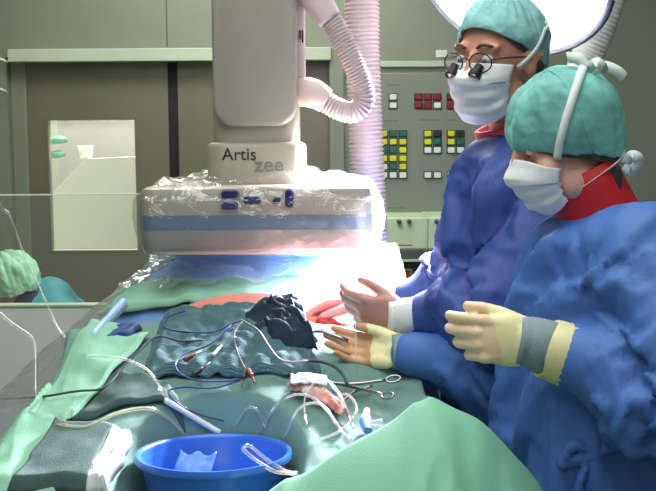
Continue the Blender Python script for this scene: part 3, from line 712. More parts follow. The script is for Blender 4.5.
tag(build(MB().tube([P(312, 332, 2.03), P(322, 331, 2.03), P(338, 337, 2.02), P(348, 341, 2.01)], [.002, .0045, .005, .004], 8), 'scalpel_handle', M_['steel'], None), 'steel instrument handle between the two gloved hands', 'instrument')
tag(build(MB().tube(catmull([P(355.5, 322, 1.98), P(356, 350, 1.93), onto(357, 376, .012)], 6), .0006, 6), 'suture_thread', M_['strap'], None), 'thin white thread running down in front of the open gloved palm', 'thread')
# stopcock
st = thing('stopcock', 'clear stopcock valve with blue cap beside the tube coil', 'valve', onto(366, 424, .012))
a, b, c = onto(367, 410, .03), onto(365, 421, .022), onto(368, 431, .018)
build(MB().tube([a, a.lerp(b, .5), a.lerp(b, .6), b], [.006, .006, .009, .009], 12), 'valve_body', M_['mask'], st, True, 40)
build(MB().tube([b, b.lerp(c, .3), c], [.0105, .0105, .008], 12), 'blue_cap', M_['wrap'], st, True, 40)
build(MB().tube([b, onto(374, 423, .02), onto(381, 423, .02), onto(384, 422, .02)], [.005, .005, .008, .008], 10), 'side_port', M_['tube'], st)

# basin
bp = P(214, 452, 1.72); br = 80 / F * 1.72
Mb = Matrix.Translation((bp.x, 1.72, bp.z)) @ Matrix.Rotation(R(-3), 4, 'X')
hgt = .11
prof = [(0, -hgt), (br * .74, -hgt), (br * .78, -hgt + .006), (br * .93, -.012), (br * .95, -.006), (br * 1.0, -.010), (br * 1.005, -.003), (br * .99, .002), (br * .945, .001), (br * .92, -.006), (br * .76, -hgt + .012), (br * .72, -hgt + .005), (0, -hgt + .005)]
tag(build(MB().lathe(prof, 64, Mb), 'wash_basin', M_['basin'], None, True, 60), 'round blue plastic basin standing on the drape at the front', 'basin')
def inb(x, y, z): return Mb @ Vector((x * br, y * br, z))
mb = MB().grid(14, 12, lambda u, v: inb(-.62 + .5 * u + .1 * v, .25 + .35 * v - .1 * u, -.078 + .05 * v + .012 * ridge(Vector((u * 2, v * 2, 3)))))
tag(build(mb, 'wrapper', M_['wrap'], None, True, solid=.002), 'light blue wrapper lying inside the blue basin', 'wrapper')
q = [onto(297, 474, .012), P(277, 472, 1.60), P(262, 464, 1.63), P(247, 453, 1.68), P(243, 448, 1.73), P(250, 446, 1.75), P(262, 456, 1.70), P(280, 468, 1.62), onto(298, 478, .012)]
q[0] = P(298, 473, 1.6); q[-1] = P(299, 477, 1.6)
tag(build(MB().tube(catmull(q, 8), .0034, 8), 'coiled_tube', M_['tube'], None), 'clear tube loop hooked over the rim of the blue basin', 'tube')

# ------------------------------------------------------------------ clear plastic
def crinkle(p, a=1.0): return a * (.010 * ridge(p * 9) + .006 * ridge(p * 21 + Vector((3, 1, 2))) + .003 * N(p, 50))
# bag around the detector head
mb = MB().rprism((hcx, hcy), hx + .014, hy + .012, .05, [(.18, z_t + .05), (.12, z_t + .036), (.06, z_t + .026), (.02, z_t + .016), (0, z_t - .004), (-.006, z_t - .03), (-.012, z_t - .07), (-.012, (z_t + z_b) / 2), (-.008, z_b + .05), (0, z_b + .01), (.012, z_b - .016), (.03, z_b - .022)], None, 10)
bm = bmesh.new(); bm.from_mesh(mb.mesh('t')); bmesh.ops.delete(bm, geom=[f for f in bm.faces if len(f.verts) > 4], context='FACES_ONLY')
bmesh.ops.subdivide_edges(bm, edges=[e for e in bm.edges if e.calc_length() > .05], cuts=14, use_grid_fill=True)
bmesh.ops.triangulate(bm, faces=[f for f in bm.faces if len(f.verts) > 4])
me = bpy.data.meshes.new('t'); bm.to_mesh(me); bm.free()
displace(me, lambda p, n: .5 * abs(crinkle(p)) + (.02 * max(0, ridge(Vector((p.x * 14, p.y * 9, 1)))) if p.z > z_t - .004 else 0) )
tag(build(me, 'plastic_cover', M_['bag'], None, True, 35, fix=True), 'clear crinkled plastic cover wrapped around the detector head', 'cover')
# sheet over the blue drape
def ps(u, v):
    x = -.6 + .84 * u; y = 2.34 + .42 * v; p = Vector((x, y, 7)); return Vector((x, y, Z2(x, y) + .032 + 1.8 * abs(crinkle(p))))
tag(build(MB().grid(84, 44, ps), 'plastic_sheet', M_['sheet'], None, False), 'clear plastic sheet lying over the blue drape below the detector', 'plastic sheet')
le = catmull([P(152, 262, 2.72), P(118, 292, 2.45), P(92, 322, 2.28), P(66, 372, 2.1), P(48, 410, 1.98)], 12)
def pl(u, v):
    t = v * (len(le) - 1); i = min(int(t), len(le) - 2); b = le[i].lerp(le[i + 1], t - i); w = u * .42
    p = b + Vector((-w * (.35 + 1.0 * v) + .06, .05 * u, .03 - .24 * u * u - .12 * u)); return p + Vector((0, -1, .4)) * (crinkle(Vector((u * .3, v * .5, 2)), 1.1) + .04 * ridge(Vector((u * 2.2 + v * 1.4, v * 2.5, 5))))
tag(build(MB().grid(46, 80, pl), 'plastic_sheet', M_['sheet2'], None, True, 60), 'clear plastic sheet hanging from the left edge of the drapes', 'plastic sheet')
re_ = [P(338, 250, 2.62), P(362, 262, 2.55), P(388, 284, 2.45), P(410, 306, 2.4)]
def pr(u, v):
    t = u * 3; i = min(int(t), 2); b = re_[i].lerp(re_[i + 1], t - i)
    return b + Vector((.05 * v * math.sin(u * 3), .02, .035 * math.sin(u * 3.1) - .11 * v)) + Vector((0, -1, .3)) * crinkle(Vector((u * .5, v * .25, 6)), 1.3)
tag(build(MB().grid(36, 20, pr), 'plastic_sheet', M_['sheet'], None, False), 'clear crumpled plastic sheet at the right end below the detector', 'plastic sheet')

# ------------------------------------------------------------------ radiation shield
rs = thing('radiation_shield', 'low grey shield panel with a clear pane on top at the left edge', 'shield', (P(60, 306, 2.95).x - .3, 2.95, 0))
sx0, sx1 = P(-120, 306, 2.95).x, P(185, 306, 2.95).x; zt = P(50, 307, 2.95).z
build(MB().box((sx0, 2.95, .05), (sx1, 2.98, zt), .004), 'panel', M_['panelg'], rs, False)
build(MB().box((sx0, 2.945, zt), (sx1, 2.985, zt + .008), .002), 'top_edge', M_['beam'], rs, False)
build(MB().box((sx0, 2.96, zt + .008), (sx1, 2.968, P(50, 195, 2.95).z), 0), 'clear_pane', M_['film'], rs, False)
build(MB().box((sx0, 2.958, P(50, 195.6, 2.95).z), (sx1, 2.97, P(50, 194.4, 2.95).z), 0), 'pane_edge', M_['panelg'], rs, False)
for x in (sx0 + .1, sx1 - .1): build(MB().box((x - .03, 2.8, 0), (x + .03, 3.12, .055), .008), 'foot', M_['rail'], rs, False)

# ------------------------------------------------------------------ people
def head_pieces(M, ears=True):
    mb = MB()
    mb.ell((0, .012, .03), (.075, .097, .095), M); mb.ell((0, -.036, -.045), (.056, .058, .075), M); mb.ell((0, -.062, -.098), (.026, .026, .02), M)
    mb.merge(MB().limb([(0, -.092, .022), (0, -.103, -.005), (0, -.114, -.026)], [.008, .010, .0135]), M)
    for s in (-1, 1):
        mb.ell((s * .012, -.104, -.03), (.008, .01, .008), M)
        if ears: mb.ell((s * .033, -.079, .034), (.026, .013, .009), M)
        mb.ell((s * .042, -.06, -.028), (.026, .028, .024), M)
        if ears: mb.ell((s * .079, .014, -.004), (.007, .018, .031), M @ Matrix.Rotation(R(-s * 14), 4, 'Z')), mb.ell((s * .083, .022, .014), (.006, .014, .016), M)
        mb.ell((s * .032, -.078, .012), (.016, .012, .011), M)
        mb.ell((s * .05, -.02, -.07), (.02, .04, .035), M)
    mb.ell((0, -.09, -.058), (.024, .011, .006), M); mb.ell((0, -.088, -.071), (.02, .011, .007), M)
    return mb
def headM(px, py, D, yaw, pitch, roll=0, s=1.0):
    return Matrix.Translation(P(px, py, D)) @ Matrix.Rotation(R(yaw), 4, 'Z') @ Matrix.Rotation(R(pitch), 4, 'X') @ Matrix.Rotation(R(roll), 4, 'Y') @ Matrix.Scale(s, 4)
def dome(M, zf, zb, sc, puff=.0, wr=.004, zs=None, seed=0, nu=110, nv=44, band=True):
    """cap shell on the skull: zf / zb = lower edge height at the brow and nape, zs at the sides"""
    mb = MB(); c = Vector((0, .012, .03)); r = Vector((.075, .097, .095)) * sc
    def fn(u, v):
        ph = 2 * math.pi * u; f = -math.sin(ph)          # f=1 at the face
        z0 = (zf + zb) / 2 + (zf - zb) / 2 * f
        if zs is not None: z0 += (zs - (zf + zb) / 2) * (1 - f * f)
        thm = math.acos(max(-.99, min(.95, (z0 - c.z) / (r.z if z0 > c.z else r.z * 1.15)))); th = max(.02, thm * v)
        k = 1 + puff * math.sin(math.pi * min(1, v * 1.0)) ** 2 * (1 - .55 * max(0, f))
        if band: k -= .02 * sstep(.93, 1, v)
        st_ = math.sin(th) if th < math.pi / 2 else 1 - .3 * ((th - math.pi / 2) / (math.pi / 2)) ** 2
        p = Vector((r.x * k * st_ * math.cos(ph), r.y * k * st_ * math.sin(ph), r.z * math.cos(th)))
        n = p.normalized(); d = wr * ridge(Vector((math.cos(ph) * 2.4, math.sin(ph) * 2.4, v * 1.6 + seed))) + wr * .7 * max(0, ridge(Vector((math.cos(ph) * 5, math.sin(ph) * 5, v * 2.4 + seed)))) + wr * .5 * ridge(Vector((math.cos(ph) * 9, math.sin(ph) * 9, v * 9 + seed)))
        return M @ (c + p + n * d)
    return mb.grid(nu + 1, nv, fn)
def face_mask(M, seed=0, drop=0, side=0):
    def fn(u, v):
        a = R(-80 + 160 * u); ca_ = max(0, math.cos(a)); sn = math.sin(a)
        g = np.interp(v, [0, .2, .36, .6, .82, 1], [.102, .129, .122, .106, .093, .066])
        z = np.interp(v, [0, 1], [.001, -.120 - drop]) * 1.0 - .004 * (1 - ca_) + (.004 if v < .05 else 0) * ca_
        z = z * (1 - .28 * (1 - ca_) * (1 if v > .3 else .2))
        z -= side * (1 - ca_) * (1 - v)
        x = .072 * sn * (1 - .16 * v); y = -.03 - .012 * v - (g - .03) * ca_ ** .75
        pl_ = .0022 * math.sin(v * 26) * sstep(.12, .3, v) * sstep(1, .8, v)
        y -= pl_ + .003 * N((u * 5, v * 5, seed)); x += .002 * N((u * 6, v * 4, seed + 3))
        return M @ Vector((x, y, z))
    return MB().grid(41, 40, fn)
def ribbon(M, pts, w, sc, n=10, free_=False):
    """strap along points projected just outside the cap"""
    c = Vector((0, .012, .03)); r = Vector((.075, .097, .095)) * sc
    q = catmull(pts, n); out = []
    for p in q:
        d = p - c
        if not free_:
            k = math.sqrt((d.x / r.x) ** 2 + (d.y / r.y) ** 2 + (d.z / r.z) ** 2)
            p = c + d / k if k < 1.06 else p
        out.append(p)
    vs = []
    for i, p in enumerate(out):
        t = (out[min(i + 1, len(out) - 1)] - out[max(0, i - 1)]).normalized(); nn = Vector((1, 0, .2)) if free_ else (p - c).normalized(); s = t.cross(nn).normalized() * w / 2
        vs += [M @ (p - s), M @ (p + s)]
    return MB().add(vs, [(2 * i, 2 * i + 1, 2 * i + 3, 2 * i + 2) for i in range(len(out) - 1)])
def hand_mesh(f, n, t, wrist, curls, thumb=(.75, .6, -.3), spread=1.0, s=1.0, arm=.07, voxel=.0028):
    f = Vector(f).normalized(); n = Vector(n); n = (n - f * n.dot(f)).normalized(); tt = f.cross(n); t = tt if tt.dot(Vector(t)) > 0 else -tt
    M = Matrix(((f.x, t.x, -n.x), (f.y, t.y, -n.y), (f.z, t.z, -n.z))).to_4x4() @ Matrix.Scale(s, 4); M = Matrix.Translation(wrist) @ M
    mb = MB()
    mb.ell((.052, 0, 0), (.055, .043, .0155)); mb.ell((.04, .026, -.006), (.034, .02, .016)); mb.ell((.04, -.026, -.004), (.036, .018, .015))
    ys = (.031, .0105, -.0105, -.030); ln = ((.043, .026, .021), (.047, .029, .022), (.043, .027, .021), (.034, .021, .019)); bx = (.092, .097, .093, .084)
    for k in range(4):
        base = Vector((bx[k], ys[k], 0)); mb.limb([Vector((.02, ys[k] * .6, 0)), base], [.013, .0115])
        pts = [base]; a = 0; sp = R((7, 2, -3, -9)[k]) * spread
        for j in range(3):
            a += R(curls[k][j]); d = Vector((math.cos(a) * math.cos(sp), math.cos(a) * math.sin(sp), -math.sin(a))); pts.append(pts[-1] + d * ln[k][j])
        r0 = (.0098, .0100, .0095, .0085)[k]; mb.limb(pts, [r0 * 1.08, r0, r0 * .92, r0 * .80])
    d = Vector(thumb).normalized(); b = Vector((.022, .026, -.006)); b1 = b + d * .042; d2 = (d + Vector((.45, -.12, -.05))).normalized(); b2 = b1 + d2 * .032; d3 = (d2 + Vector((.25, -.1, 0))).normalized()
    mb.limb([b, b1, b2, b2 + d3 * .024], [.0165, .0125, .0112, .0088])
    q = MB()
    for k in range(6): pass
    mb.rings([[Vector((-arm + (arm + .03) * j / 5, (.030 + .004 * j / 5) * math.cos(2 * math.pi * i / 18), (.024 - .004 * j / 5) * math.sin(2 * math.pi * i / 18))) for i in range(18)] for j in range(6)])
    out = MB().merge(mb, M)
    me = union(out, voxel, 3)
    return me, M
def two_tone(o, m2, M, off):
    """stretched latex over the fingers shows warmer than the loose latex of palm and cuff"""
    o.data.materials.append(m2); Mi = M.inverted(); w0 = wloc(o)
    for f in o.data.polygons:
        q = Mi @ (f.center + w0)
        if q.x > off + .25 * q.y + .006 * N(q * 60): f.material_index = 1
def cuff_tube(pts, rads, name, m, parent, n=22, rib=.0015):
    q = catmull(pts, 6); rr = np.interp(np.linspace(0, 1, len(q)), np.linspace(0, 1, len(rads)), rads)
    rr = [r + rib * (k % 2) for k, r in enumerate(rr)]
    return build(MB().tube(q, rr, n), name, m, parent)

def seg_d(p, a, b):
    ab = b - a; t = max(0, min(1, (p - a).dot(ab) / ab.length_squared)); return (p - (a + ab * t)).length, t
def gown_mesh(torso, arms, seed, voxel=.0095, fold=1.0):
    """torso: [(centre, rx, ry, yaw)], arms: [(points, radii)] -> one sewn garment with folds"""
    mb = MB(); n = 36
    mb.rings([[c + Vector((rx * math.cos(a) * math.cos(yw) - ry * math.sin(a) * math.sin(yw), rx * math.cos(a) * math.sin(yw) + ry * math.sin(a) * math.cos(yw), 0)) for a in (2 * math.pi * i / n for i in range(n))] for c, rx, ry, yw in torso])
    for pts, rads in arms: mb.limb(pts, rads)
    me = union(mb, voxel, 8)
    segs = [(Vector(a), Vector(b)) for pts, _ in arms for a, b in zip(pts[:-1], pts[1:])]
    endp = [Vector(pts[-1]) for pts, _ in arms]
    elb = [Vector(pts[1]) for pts, _ in arms]
    def fn(p, nn):
        best = 9; bs = None
        for a, b in segs:
            d, t = seg_d(p, a, b)
            if d < best: best = d; bs = (a, b)
        w = Vector((N(p * 4 + Vector((seed, 0, 0))), N(p * 4 + Vector((0, seed, 3))), N(p * 4 + Vector((7, 1, seed))))) * .05
        q = p + w
        tor = .014 * ridge(Vector((q.x * 7 + q.y * 6, q.y * 7 - q.x * 3, q.z * 2.4 + seed))) + .006 * ridge(Vector((q.x * 15, q.y * 15, q.z * 7 + seed)))
        ax = (bs[1] - bs[0]).normalized(); al = q.dot(ax); pr = q - ax * al
        arm = .013 * ridge(Vector((pr.x * 5 + al * 9, pr.y * 5 + al * 5, pr.z * 9 + seed))) + .007 * ridge(Vector((pr.x * 13 + al * 19, pr.y * 13, pr.z * 17 - al * 10)))
        k = sstep(.13, .075, best)
        e = min((p - x).length for x in elb)
        fade = sstep(.05, .11, min((p - x).length for x in endp))
        return fade * fold * ((tor * (1 - k) + arm * k) * (1 + .7 * sstep(.16, .03, e)) + .0015 * ridge(q * 45))
    displace(me, fn)
    ends = [Vector(a[0][-1]) for a in arms]; top = torso[0][0]
    def wf(p):
        if p.z < .72 or p.z > top.z - .035: return 1.0
        d = min((p - e).length for e in ends)
        return .1 + .9 * sstep(.13, .07, d)
    return cloth(me, wf, CF, .12, 1.1, 1.3, .35)
def body_mesh(M, neck, torso_c, hips, arms, feet, ears=True):
    mb = head_pieces(M, ears); jaw = M @ Vector((0, .02, -.05))
    mb.limb([jaw, neck], [.046, .05])
    mb.limb([neck, torso_c, hips], [.058, .105, .115])
    for sh, el, wr in arms: mb.limb([neck.lerp(torso_c, .4).lerp(sh, .3), sh + Vector((0, 0, -.03)), el, wr], [.05, .04, .036, .026])
    for s, ft in feet: mb.limb([hips + s * .09, hips.lerp(ft, .5) + s * .05, ft + Vector((0, 0, .06)), ft + Vector((-.12, -.03, .035))], [.085, .058, .045, .036])
    return union(mb, .0065, 4)

# ---- tall surgeon
MS = headM(499, 62, 2.0, -45, 7, 4, .96)
nk = P(516, 150, 2.06); tc_ = P(528, 250, 2.08); hp = P(535, 460, 2.08)
lS, lE, lW = P(572, 192, 1.92), P(508, 300, 1.86), P(424, 316, 2.0)
rS, rE, rW = P(502, 176, 2.2), P(453, 293, 2.24), P(404, 302, 2.24)
fl = lambda p, dx=0, dy=0: Vector((p.x + dx, p.y + dy, 0))
surgeon = build(body_mesh(MS, nk, tc_, hp, [(lS, lE, lW), (rS, rE, rW)], [(Vector((0, -1, 0)), fl(hp, 0, -.1)), (Vector((0, 1, 0)), fl(hp, 0, .1))]), 'person', M_['skin'], None)
tag(surgeon, 'tall person in blue gown, white mask and dark loupes bending toward the patient', 'person')
yw = R(-25)
tor = [(P(512, 142, 2.06), .06, .075, yw), (P(514, 156, 2.06), .09, .13, yw), (P(518, 182, 2.06), .115, .19, yw), (P(520, 225, 2.07), .14, .2, yw), (P(524, 290, 2.08), .15, .2, yw), (P(530, 400, 2.09), .16, .2, yw), (P(534, 500, 2.1), .17, .21, yw), (Vector((.43, 2.1, .3)), .19, .23, yw)]
me = gown_mesh(tor, [([lS, lE, P(428, 316, 2.0)], [.078, .082, .052]), ([rS, rE, P(404, 303, 2.24)], [.076, .074, .05])], 3.1)
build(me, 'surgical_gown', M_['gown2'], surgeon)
build(dome(MS, .070, -.050, 1.065, .04, .005, .012, 1.0), 'surgical_cap', M_['cap'], surgeon, solid=.0015)
build(dome(MS, .075, -.075, 1.02, 0, .002, -.005, 2.0), 'hair', M_['hair'], surgeon, solid=.001)
mk = build(face_mask(MS, 2), 'face_mask', M_['mask'], surgeon, solid=.0015)
for s in (-1, 1):
    build(ribbon(MS, [Vector((s * .066, -.036, -.004)), Vector((s * .083, .0, .025)), Vector((s * .086, .05, .07)), Vector((s * .03, .1, .085))], .012, 1.21), 'mask_strap', M_['strap'], mk, solid=.001)
    build(ribbon(MS, [Vector((s * .062, -.03, -.075)), Vector((s * .068, .01, -.07)), Vector((s * .06, .06, -.055)), Vector((s * .01, .1, -.05))], .010, 1.06), 'mask_strap', M_['strap'], mk, solid=.001)
mb = MB().ell((.02, .105, -.035), (.03, .022, .03), MS).ell((.035, .1, -.06), (.018, .016, .03), MS)
build(union(mb, .005, 2), 'cap_knot', M_['cap'], surgeon)
def eyes(M, parent, brow=True):
    M = M @ Matrix.Translation((0, 0 if brow else .007, 0))
    for s in (-1, 1):
        e = build(MB().ell((s * .032, -.082, .011), (.0115, .0115, .0105), M), 'eye', M_['mask'], parent)
        build(MB().ell((s * .031, -.0925, .008), (.005, .002, .005), M), 'iris', M_['hair'], e)
        if brow: build(MB().merge(MB().tube(catmull([(s * .014, -.094, .033), (s * .03, -.096, .04), (s * .05, -.083, .034)], 5), [.003, .0035, .004, .004, .004, .004, .004, .004, .004, .003, .002], 6), M), 'eyebrow', M_['hair'], parent)
eyes(MS, surgeon)
def collar(M, neck, m, parent, r0, r1, nrm, h=.07):
    nrm = Vector(nrm).normalized(); qt = nrm.to_track_quat('Z', 'Y').to_matrix().to_4x4()
    Mc = Matrix.Translation(neck) @ qt
    return build(MB().lathe([(r1 + .012, -h * .5), (r1 + .010, -h * .25), (r0 + .006, h * .2), (r0 + .004, h * .5), (r0 - .004, h * .5), (r0 - .002, h * .1), (r1 - .002, -h * .4)], 36, Mc), 'thyroid_collar', m, parent)
collar(MS, P(510, 136, 2.05), M_['pinkcol'], surgeon, .062, .078, (-.35, -.1, 1), .06)
# surgeon hands
cv = lambda a, b, c: ((a, b, c),) * 4
me, _ = hand_mesh((-.93, .3, .10), (-.1, .95, .35), (0, -.3, 1), P(405, 318, 2.02), ((22, 30, 22), (28, 32, 24), (30, 34, 24), (34, 36, 26)), (.85, .45, -.4), .25, .97)
g = build(me, 'glove', M_['glove_b'], surgeon); g['label'] = 'brownish glove'
cuff_tube([P(388, 317, 2.02), P(398, 317, 2.02), P(408, 316.5, 2.01), P(420, 316, 2.0)], [.0335, .036, .037, .04], 'cuff', M_['cuff'], surgeon)
me, _ = hand_mesh((-1, -.05, -.12), (-.1, -.3, -.9), (0, -1, .2), P(366, 301, 2.24), ((20, 30, 20), (24, 34, 22), (28, 36, 24), (30, 38, 26)), (.8, .5, -.3), 1, .95)
g = build(me, 'glove', M_['glove_p'], surgeon); g['label'] = 'pink lit glove'
cuff_tube([P(362, 301, 2.24), P(372, 300, 2.24), P(384, 301, 2.24), P(402, 302, 2.24)], [.033, .036, .037, .04], 'cuff', M_['cuff'], surgeon)
# loupes worn by the surgeon
lp = thing('loupe_glasses', 'dark magnifying loupe spectacles on the face of the tall surgeon', 'glasses', MS @ Vector((0, -.11, .01)))
for s in (-1, 1):
    c = Vector((s * .033, -.112, .006))
    rimp = [c + Vector((.0245 * math.cos(a), .006 * abs(math.cos(a)) * (1 if math.cos(a) * s > 0 else 0), .019 * math.sin(a))) for a in np.linspace(0, 2 * math.pi, 32, endpoint=False)]
    rm = build(MB().tube([MS @ p for p in rimp], .0014, 8, closed=True), 'rim', M_['letter_d'], lp)
    build(MB().add([MS @ p for p in rimp] + [MS @ c], [(i, (i + 1) % 32, 32) for i in range(32)]), 'lens', M_['lens'], rm)
    d = Vector((-s * .08, -.7, -.75)).normalized(); b0 = c + Vector((-s * .003, .002, -.009))
    Mt = MS @ Matrix.Translation(b0) @ d.to_track_quat('Z', 'Y').to_matrix().to_4x4()
    br_ = build(MB().lathe([(0, -.004), (.009, -.004), (.0095, .012), (.0125, .012), (.0130, .022), (.0115, .023), (.0105, .020), (0, .020)], 24, Mt), 'loupe_barrel', M_['black'], lp, True, 40)
    build(MB().lathe([(.0108, .0205), (.006, .0220), (0, .0224)], 24, Mt), 'loupe_lens', M_['lens'], br_)
    build(MB().merge(MB().tube(catmull([(s * .057, -.106, .012), (s * .072, -.085, .014), (s * .080, -.02, .012), (s * .082, .012, .008)], 6), .0016, 8), MS), 'temple_arm', M_['letter_d'], lp)
build(MB().merge(MB().tube(catmull([(-.011, -.113, .010), (0, -.118, .016), (.011, -.113, .010)], 5), .0014, 8), MS), 'bridge', M_['letter_d'], lp)

# ---- shorter assistant
MA = headM(563, 141, 1.68, -80, 22, 3, .88)
nk = P(600, 216, 1.70); tc_ = P(606, 330, 1.70); hp = P(606, 530, 1.70)
lS, lE, lW = P(634, 252, 1.56), P(668, 388, 1.44), P(566, 354, 1.51)
rS, rE, rW = P(575, 252, 1.84), P(515, 370, 1.9), P(424, 354, 1.95)
assistant = build(body_mesh(MA, nk, tc_, hp, [(lS, lE, lW), (rS, rE, rW)], [(Vector((0, -1, 0)), fl(hp, 0, -.1)), (Vector((0, 1, 0)), fl(hp, 0, .1))], False), 'person', M_['skin2'], None)
tag(assistant, 'shorter person in blue gown and red collar, one gloved hand raised above the drape', 'person')
tor = [(P(606, 214, 1.70), .055, .06, 0), (P(606, 224, 1.70), .08, .11, 0), (P(602, 243, 1.70), .113, .17, 0), (P(598, 285, 1.70), .138, .185, 0), (P(596, 340, 1.70), .148, .18, 0), (P(596, 400, 1.70), .155, .185, 0), (P(598, 491, 1.70), .165, .195, 0), (Vector((.46, 1.72, .3)), .19, .22, 0)]
me = gown_mesh(tor, [([lS, lE, P(572, 356.5, 1.507)], [.076, .078, .052]), ([rS, rE, P(412, 354, 1.95)], [.074, .068, .046])], 8.4)
gw = build(me, 'surgical_gown', M_['gown'], assistant)
build(dome(MA, .017, -.088, 1.05, .05, .005, -.034, 5.0), 'surgical_cap', M_['cap2'], assistant, solid=.0015)
build(dome(MA, .018, -.096, 1.02, 0, .002, -.05, 2.0), 'hair', M_['hair'], assistant, solid=.001)
mk = build(face_mask(MA, 6, 0, .035), 'face_mask', M_['mask'], assistant, solid=.0015)
for s in (-1, 1):
    build(ribbon(MA, [Vector((s * .064, -.045, -.008)), Vector((s * .08, -.03, .03)), Vector((s * .085, .01, .085)), Vector((s * .03, .075, .125))], .015, 1.225), 'mask_strap', M_['strap'], mk, solid=.001)
    build(ribbon(MA, [Vector((s * .062, -.03, -.085)), Vector((s * .07, .01, -.075)), Vector((s * .062, .07, -.062)), Vector((s * .01, .108, -.055))], .012, 1.08), 'mask_strap', M_['strap'], mk, solid=.001)
for pts in ([(.028, .08, .122), (.04, .105, .118), (.045, .125, .10), (.042, .135, .082)], [(.028, .08, .122), (.028, .07, .145), (.024, .055, .155), (.026, .05, .157)], [(.03, .08, .124), (.05, .09, .13), (.045, .10, .115), (.03, .085, .12)], [(.068, .075, -.062), (.078, .085, -.05), (.08, .095, -.062), (.072, .08, -.078), (.068, .07, -.064)]):
    build(ribbon(MA, [Vector(p) - Vector((0, 0, .010)) for p in pts], .02, 1, 6, True), 'strap_bow', M_['strap'], mk, solid=.002)
eyes(MA, assistant, False)
tcl = collar(MA, P(588, 193, 1.69), M_['red'], assistant, .058, .058, (-.42, -.08, .9), .095)
p = P(613, 178, 1.64); build(MB().box(p - Vector((.016, .004, .02)), p + Vector((.014, .006, .018)), .003), 'fastener', M_['bK'], tcl, False)
# assistant hands
me, Mh = hand_mesh((-1, .0, .06), (.05, 1, -.1), (0, 0, 1), P(536, 342, 1.52), ((30, 38, 26), (40, 42, 28), (46, 44, 30), (50, 46, 32)), (.9, .42, -.25), .4, .93)
g = build(me, 'glove', M_['glove'], assistant); g['label'] = 'pale yellow glove'; two_tone(g, M_['glove_t'], Mh, .066)
cuff_tube([P(518, 340, 1.52), P(530, 342, 1.52), P(542, 346, 1.515), P(552, 350, 1.515)], [.036, .039, .042, .044], 'cuff', M_['cuff_g'], assistant, 22, .0006)
cuff_tube([P(547, 348, 1.515), P(552, 350, 1.515), P(560, 352.5, 1.51), P(576, 358, 1.505)], [.046, .047, .048, .049], 'cuff', M_['cuff_y'], assistant, 22, .0012)
me, Mh = hand_mesh((-.8, .58, -.08), (-.35, -.7, .6), (0, .5, 1), P(402, 352, 1.96), ((14, 16, 12), (16, 20, 14), (20, 22, 16), (26, 26, 18)), (.95, .3, -.35), .3, .92)
g = build(me, 'glove', M_['glove'], assistant); g['label'] = 'pale yellow glove, palm up'; two_tone(g, M_['glove_t_shade'], Mh, .072)
cuff_tube([P(392, 352, 1.96), P(402, 352, 1.96), P(412, 353, 1.955), P(424, 354, 1.95)], [.034, .037, .039, .042], 'cuff', M_['cuff_g'], assistant, 22, .0006)
# gown tie with a knot at the waist
kp = P(592, 452, 1.51)
mb = MB().ell(kp, (.016, .014, .018)).limb(catmull([kp, kp + Vector((.03, -.004, .03)), kp + Vector((.05, 0, .015)), kp + Vector((.02, 0, 0))], 4), [.008] * 13).limb(catmull([kp, kp + Vector((-.03, -.004, .012)), kp + Vector((-.045, 0, -.02)), kp], 4), [.008] * 13)
mb.limb(catmull([kp, kp + Vector((-.02, -.005, -.05)), kp + Vector((-.03, 0, -.12))], 4), [.007] * 9); mb.limb(catmull([kp, kp + Vector((.025, -.005, -.06)), kp + Vector((.03, 0, -.13))], 4), [.007] * 9)
mb.limb(catmull([kp, P(615, 446, 1.5), P(640, 436, 1.52), P(670, 425, 1.58)], 5), [.008] * 16)
me = union(mb, .004, 2); displace(me, lambda p, n: .002 * ridge(p * 60))
build(me, 'waist_tie', M_['gown'], gw)

# ---- person at the far left behind the shield
MB3 = headM(12, 287, 3.6, -128, 30, 0, .84)
nk = P(28, 306, 3.65); tc_ = P(44, 350, 3.7); hp = P(60, 420, 3.75)
mb = head_pieces(MB3, False); mb.limb([MB3 @ Vector((0, .02, -.05)), nk], [.055, .06]); mb.limb([nk, tc_, hp], [.075, .12, .13])
for s in (-1, 1): mb.limb([nk, tc_ + Vector((0, s * .18, .08)), tc_ + Vector((-.12, s * .22, -.18)), tc_ + Vector((-.4, s * .12, -.2))], [.07, .055, .042, .03])
for s in (-1, 1): mb.limb([hp, hp + Vector((-.4, s * .12, 0)), Vector((hp.x - .42, hp.y + s * .12, .06)), Vector((hp.x - .55, hp.y + s * .12, .04))], [.1, .07, .045, .035])
p3 = build(union(mb, .009, 4), 'person', M_['skin'], None)
tag(p3, 'person in mint cap and teal gown stooping behind the grey shield panel', 'person')
build(dome(MB3, .04, -.075, 1.12, .12, .013, -.05, 9.0), 'surgical_cap', M_['cap3'], p3, solid=.0015)
mb = MB().limb([P(50, 301, 3.62), P(58, 330, 3.68), P(66, 420, 3.75)], [.085, .14, .16]).limb([P(44, 306, 3.62), P(66, 330, 3.5), P(40, 380, 3.45), P(0, 390, 3.45)], [.09, .08, .06, .05]).limb([P(44, 306, 3.7), P(66, 330, 3.85), P(40, 380, 3.9), P(0, 390, 3.9)], [.09, .08, .06, .05])
me = union(mb, .012, 6); displace(me, lambda p, n: .010 * ridge(Vector((p.x * 9 + p.z * 5, p.y * 9, p.z * 5))))
build(me, 'surgical_gown', M_['tealgown'], p3)
build(MB().lathe([(.07, -.03), (.085, -.02), (.075, .03), (.062, .03)], 28, Matrix.Translation(P(30, 300, 3.6)) @ Vector((-.6, 0, .8)).to_track_quat('Z', 'Y').to_matrix().to_4x4()), 'collar_band', M_['navycol'], p3)
sto = thing('stool', 'stool under the stooping person behind the shield', 'stool', (hp.x, hp.y, 0))
zz = hp.z - .125
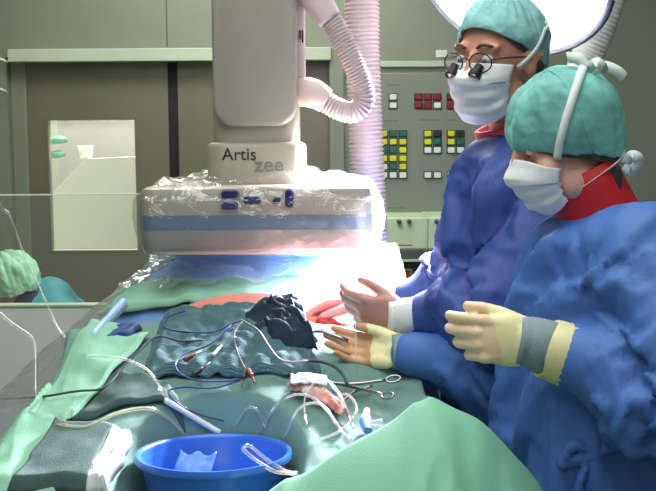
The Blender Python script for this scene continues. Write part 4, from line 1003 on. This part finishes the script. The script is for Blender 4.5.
build(MB().lathe([(0, zz), (.17, zz), (.18, zz - .02), (.17, zz - .05), (0, zz - .05)], 32, Matrix.Translation((hp.x, hp.y, 0))), 'seat', M_['black'], sto)
build(MB().tube([(hp.x, hp.y, .05), (hp.x, hp.y, zz - .04)], .025, 14), 'post', M_['steel'], sto)
build(MB().lathe([(0, .06), (.2, .04), (.22, 0), (0, 0)], 32, Matrix.Translation((hp.x, hp.y, 0))), 'base', M_['steel'], sto)

# ------------------------------------------------------------------ light
def area(name, loc, aim, size, power, col=(1, 1, 1), shape='SQUARE', sy=None, spread=180):
    l = bpy.data.lights.new(name, 'AREA'); l.energy = power; l.size = size; l.color = col; l.shape = shape; l.spread = R(spread)
    if sy: l.shape = 'RECTANGLE'; l.size_y = sy
    o = bpy.data.objects.new(name, l); COL.objects.link(o); o.location = loc
    o.rotation_euler = (Vector(aim) - Vector(loc)).to_track_quat('-Z', 'Y').to_euler(); return o
area('ceiling_light_front', (-.1, 1.3, 2.95), (-.1, 1.3, 0), 1.8, 44, (1, 1, .95))
area('ceiling_light_back', (-.4, 3.6, 2.95), (-.4, 3.6, 0), 1.6, 52, (1, 1, .93), sy=1.0)
area('rear_fill_light', (-.6, -.7, 2.95), (-.6, -.7, 0), 1.2, 16, (1, 1, .96), sy=.6)  # added unseen fill behind the camera for frontal light and glints
area('next_room_light', (-1.3, 6.2, 2.9), (-1.3, 6.0, 0), 1.0, 260, (1, 1, .93))
def spot(name, loc, aim, power, ang, col, rad=.1, blend=.5):
    sp = bpy.data.lights.new(name, 'SPOT'); sp.energy = power; sp.spot_size = R(ang); sp.spot_blend = blend; sp.shadow_soft_size = rad; sp.color = col
    so = bpy.data.objects.new(name, sp); COL.objects.link(so); so.location = loc; so.rotation_euler = (Vector(aim) - Vector(loc)).to_track_quat('-Z', 'Y').to_euler()
spot('lamp_and_fill_beam', LC + ld * .06, WOUND, 700, 44, (1, .92, 1))
spot('lamp_and_fill_beam', (.98, 3.05, 1.66), (-.03, 2.42, 1.14), 3600, 32, (1, .95, 1), .08)
spot('lamp_and_fill_beam', (-.05, 3.9, 2.5), (.3, 2.05, 1.35), 650, 22, (.92, .7, 1), .1)  # added violet fill for the surgeon's left flank, no lamp modelled
w = bpy.data.worlds.new('world'); scene.world = w; w.use_nodes = True
w.node_tree.nodes['Background'].inputs[0].default_value = (.9, 1, .95, 1); w.node_tree.nodes['Background'].inputs[1].default_value = .3
scene.view_settings.view_transform = 'Standard'
scene.view_settings.exposure = 0.0
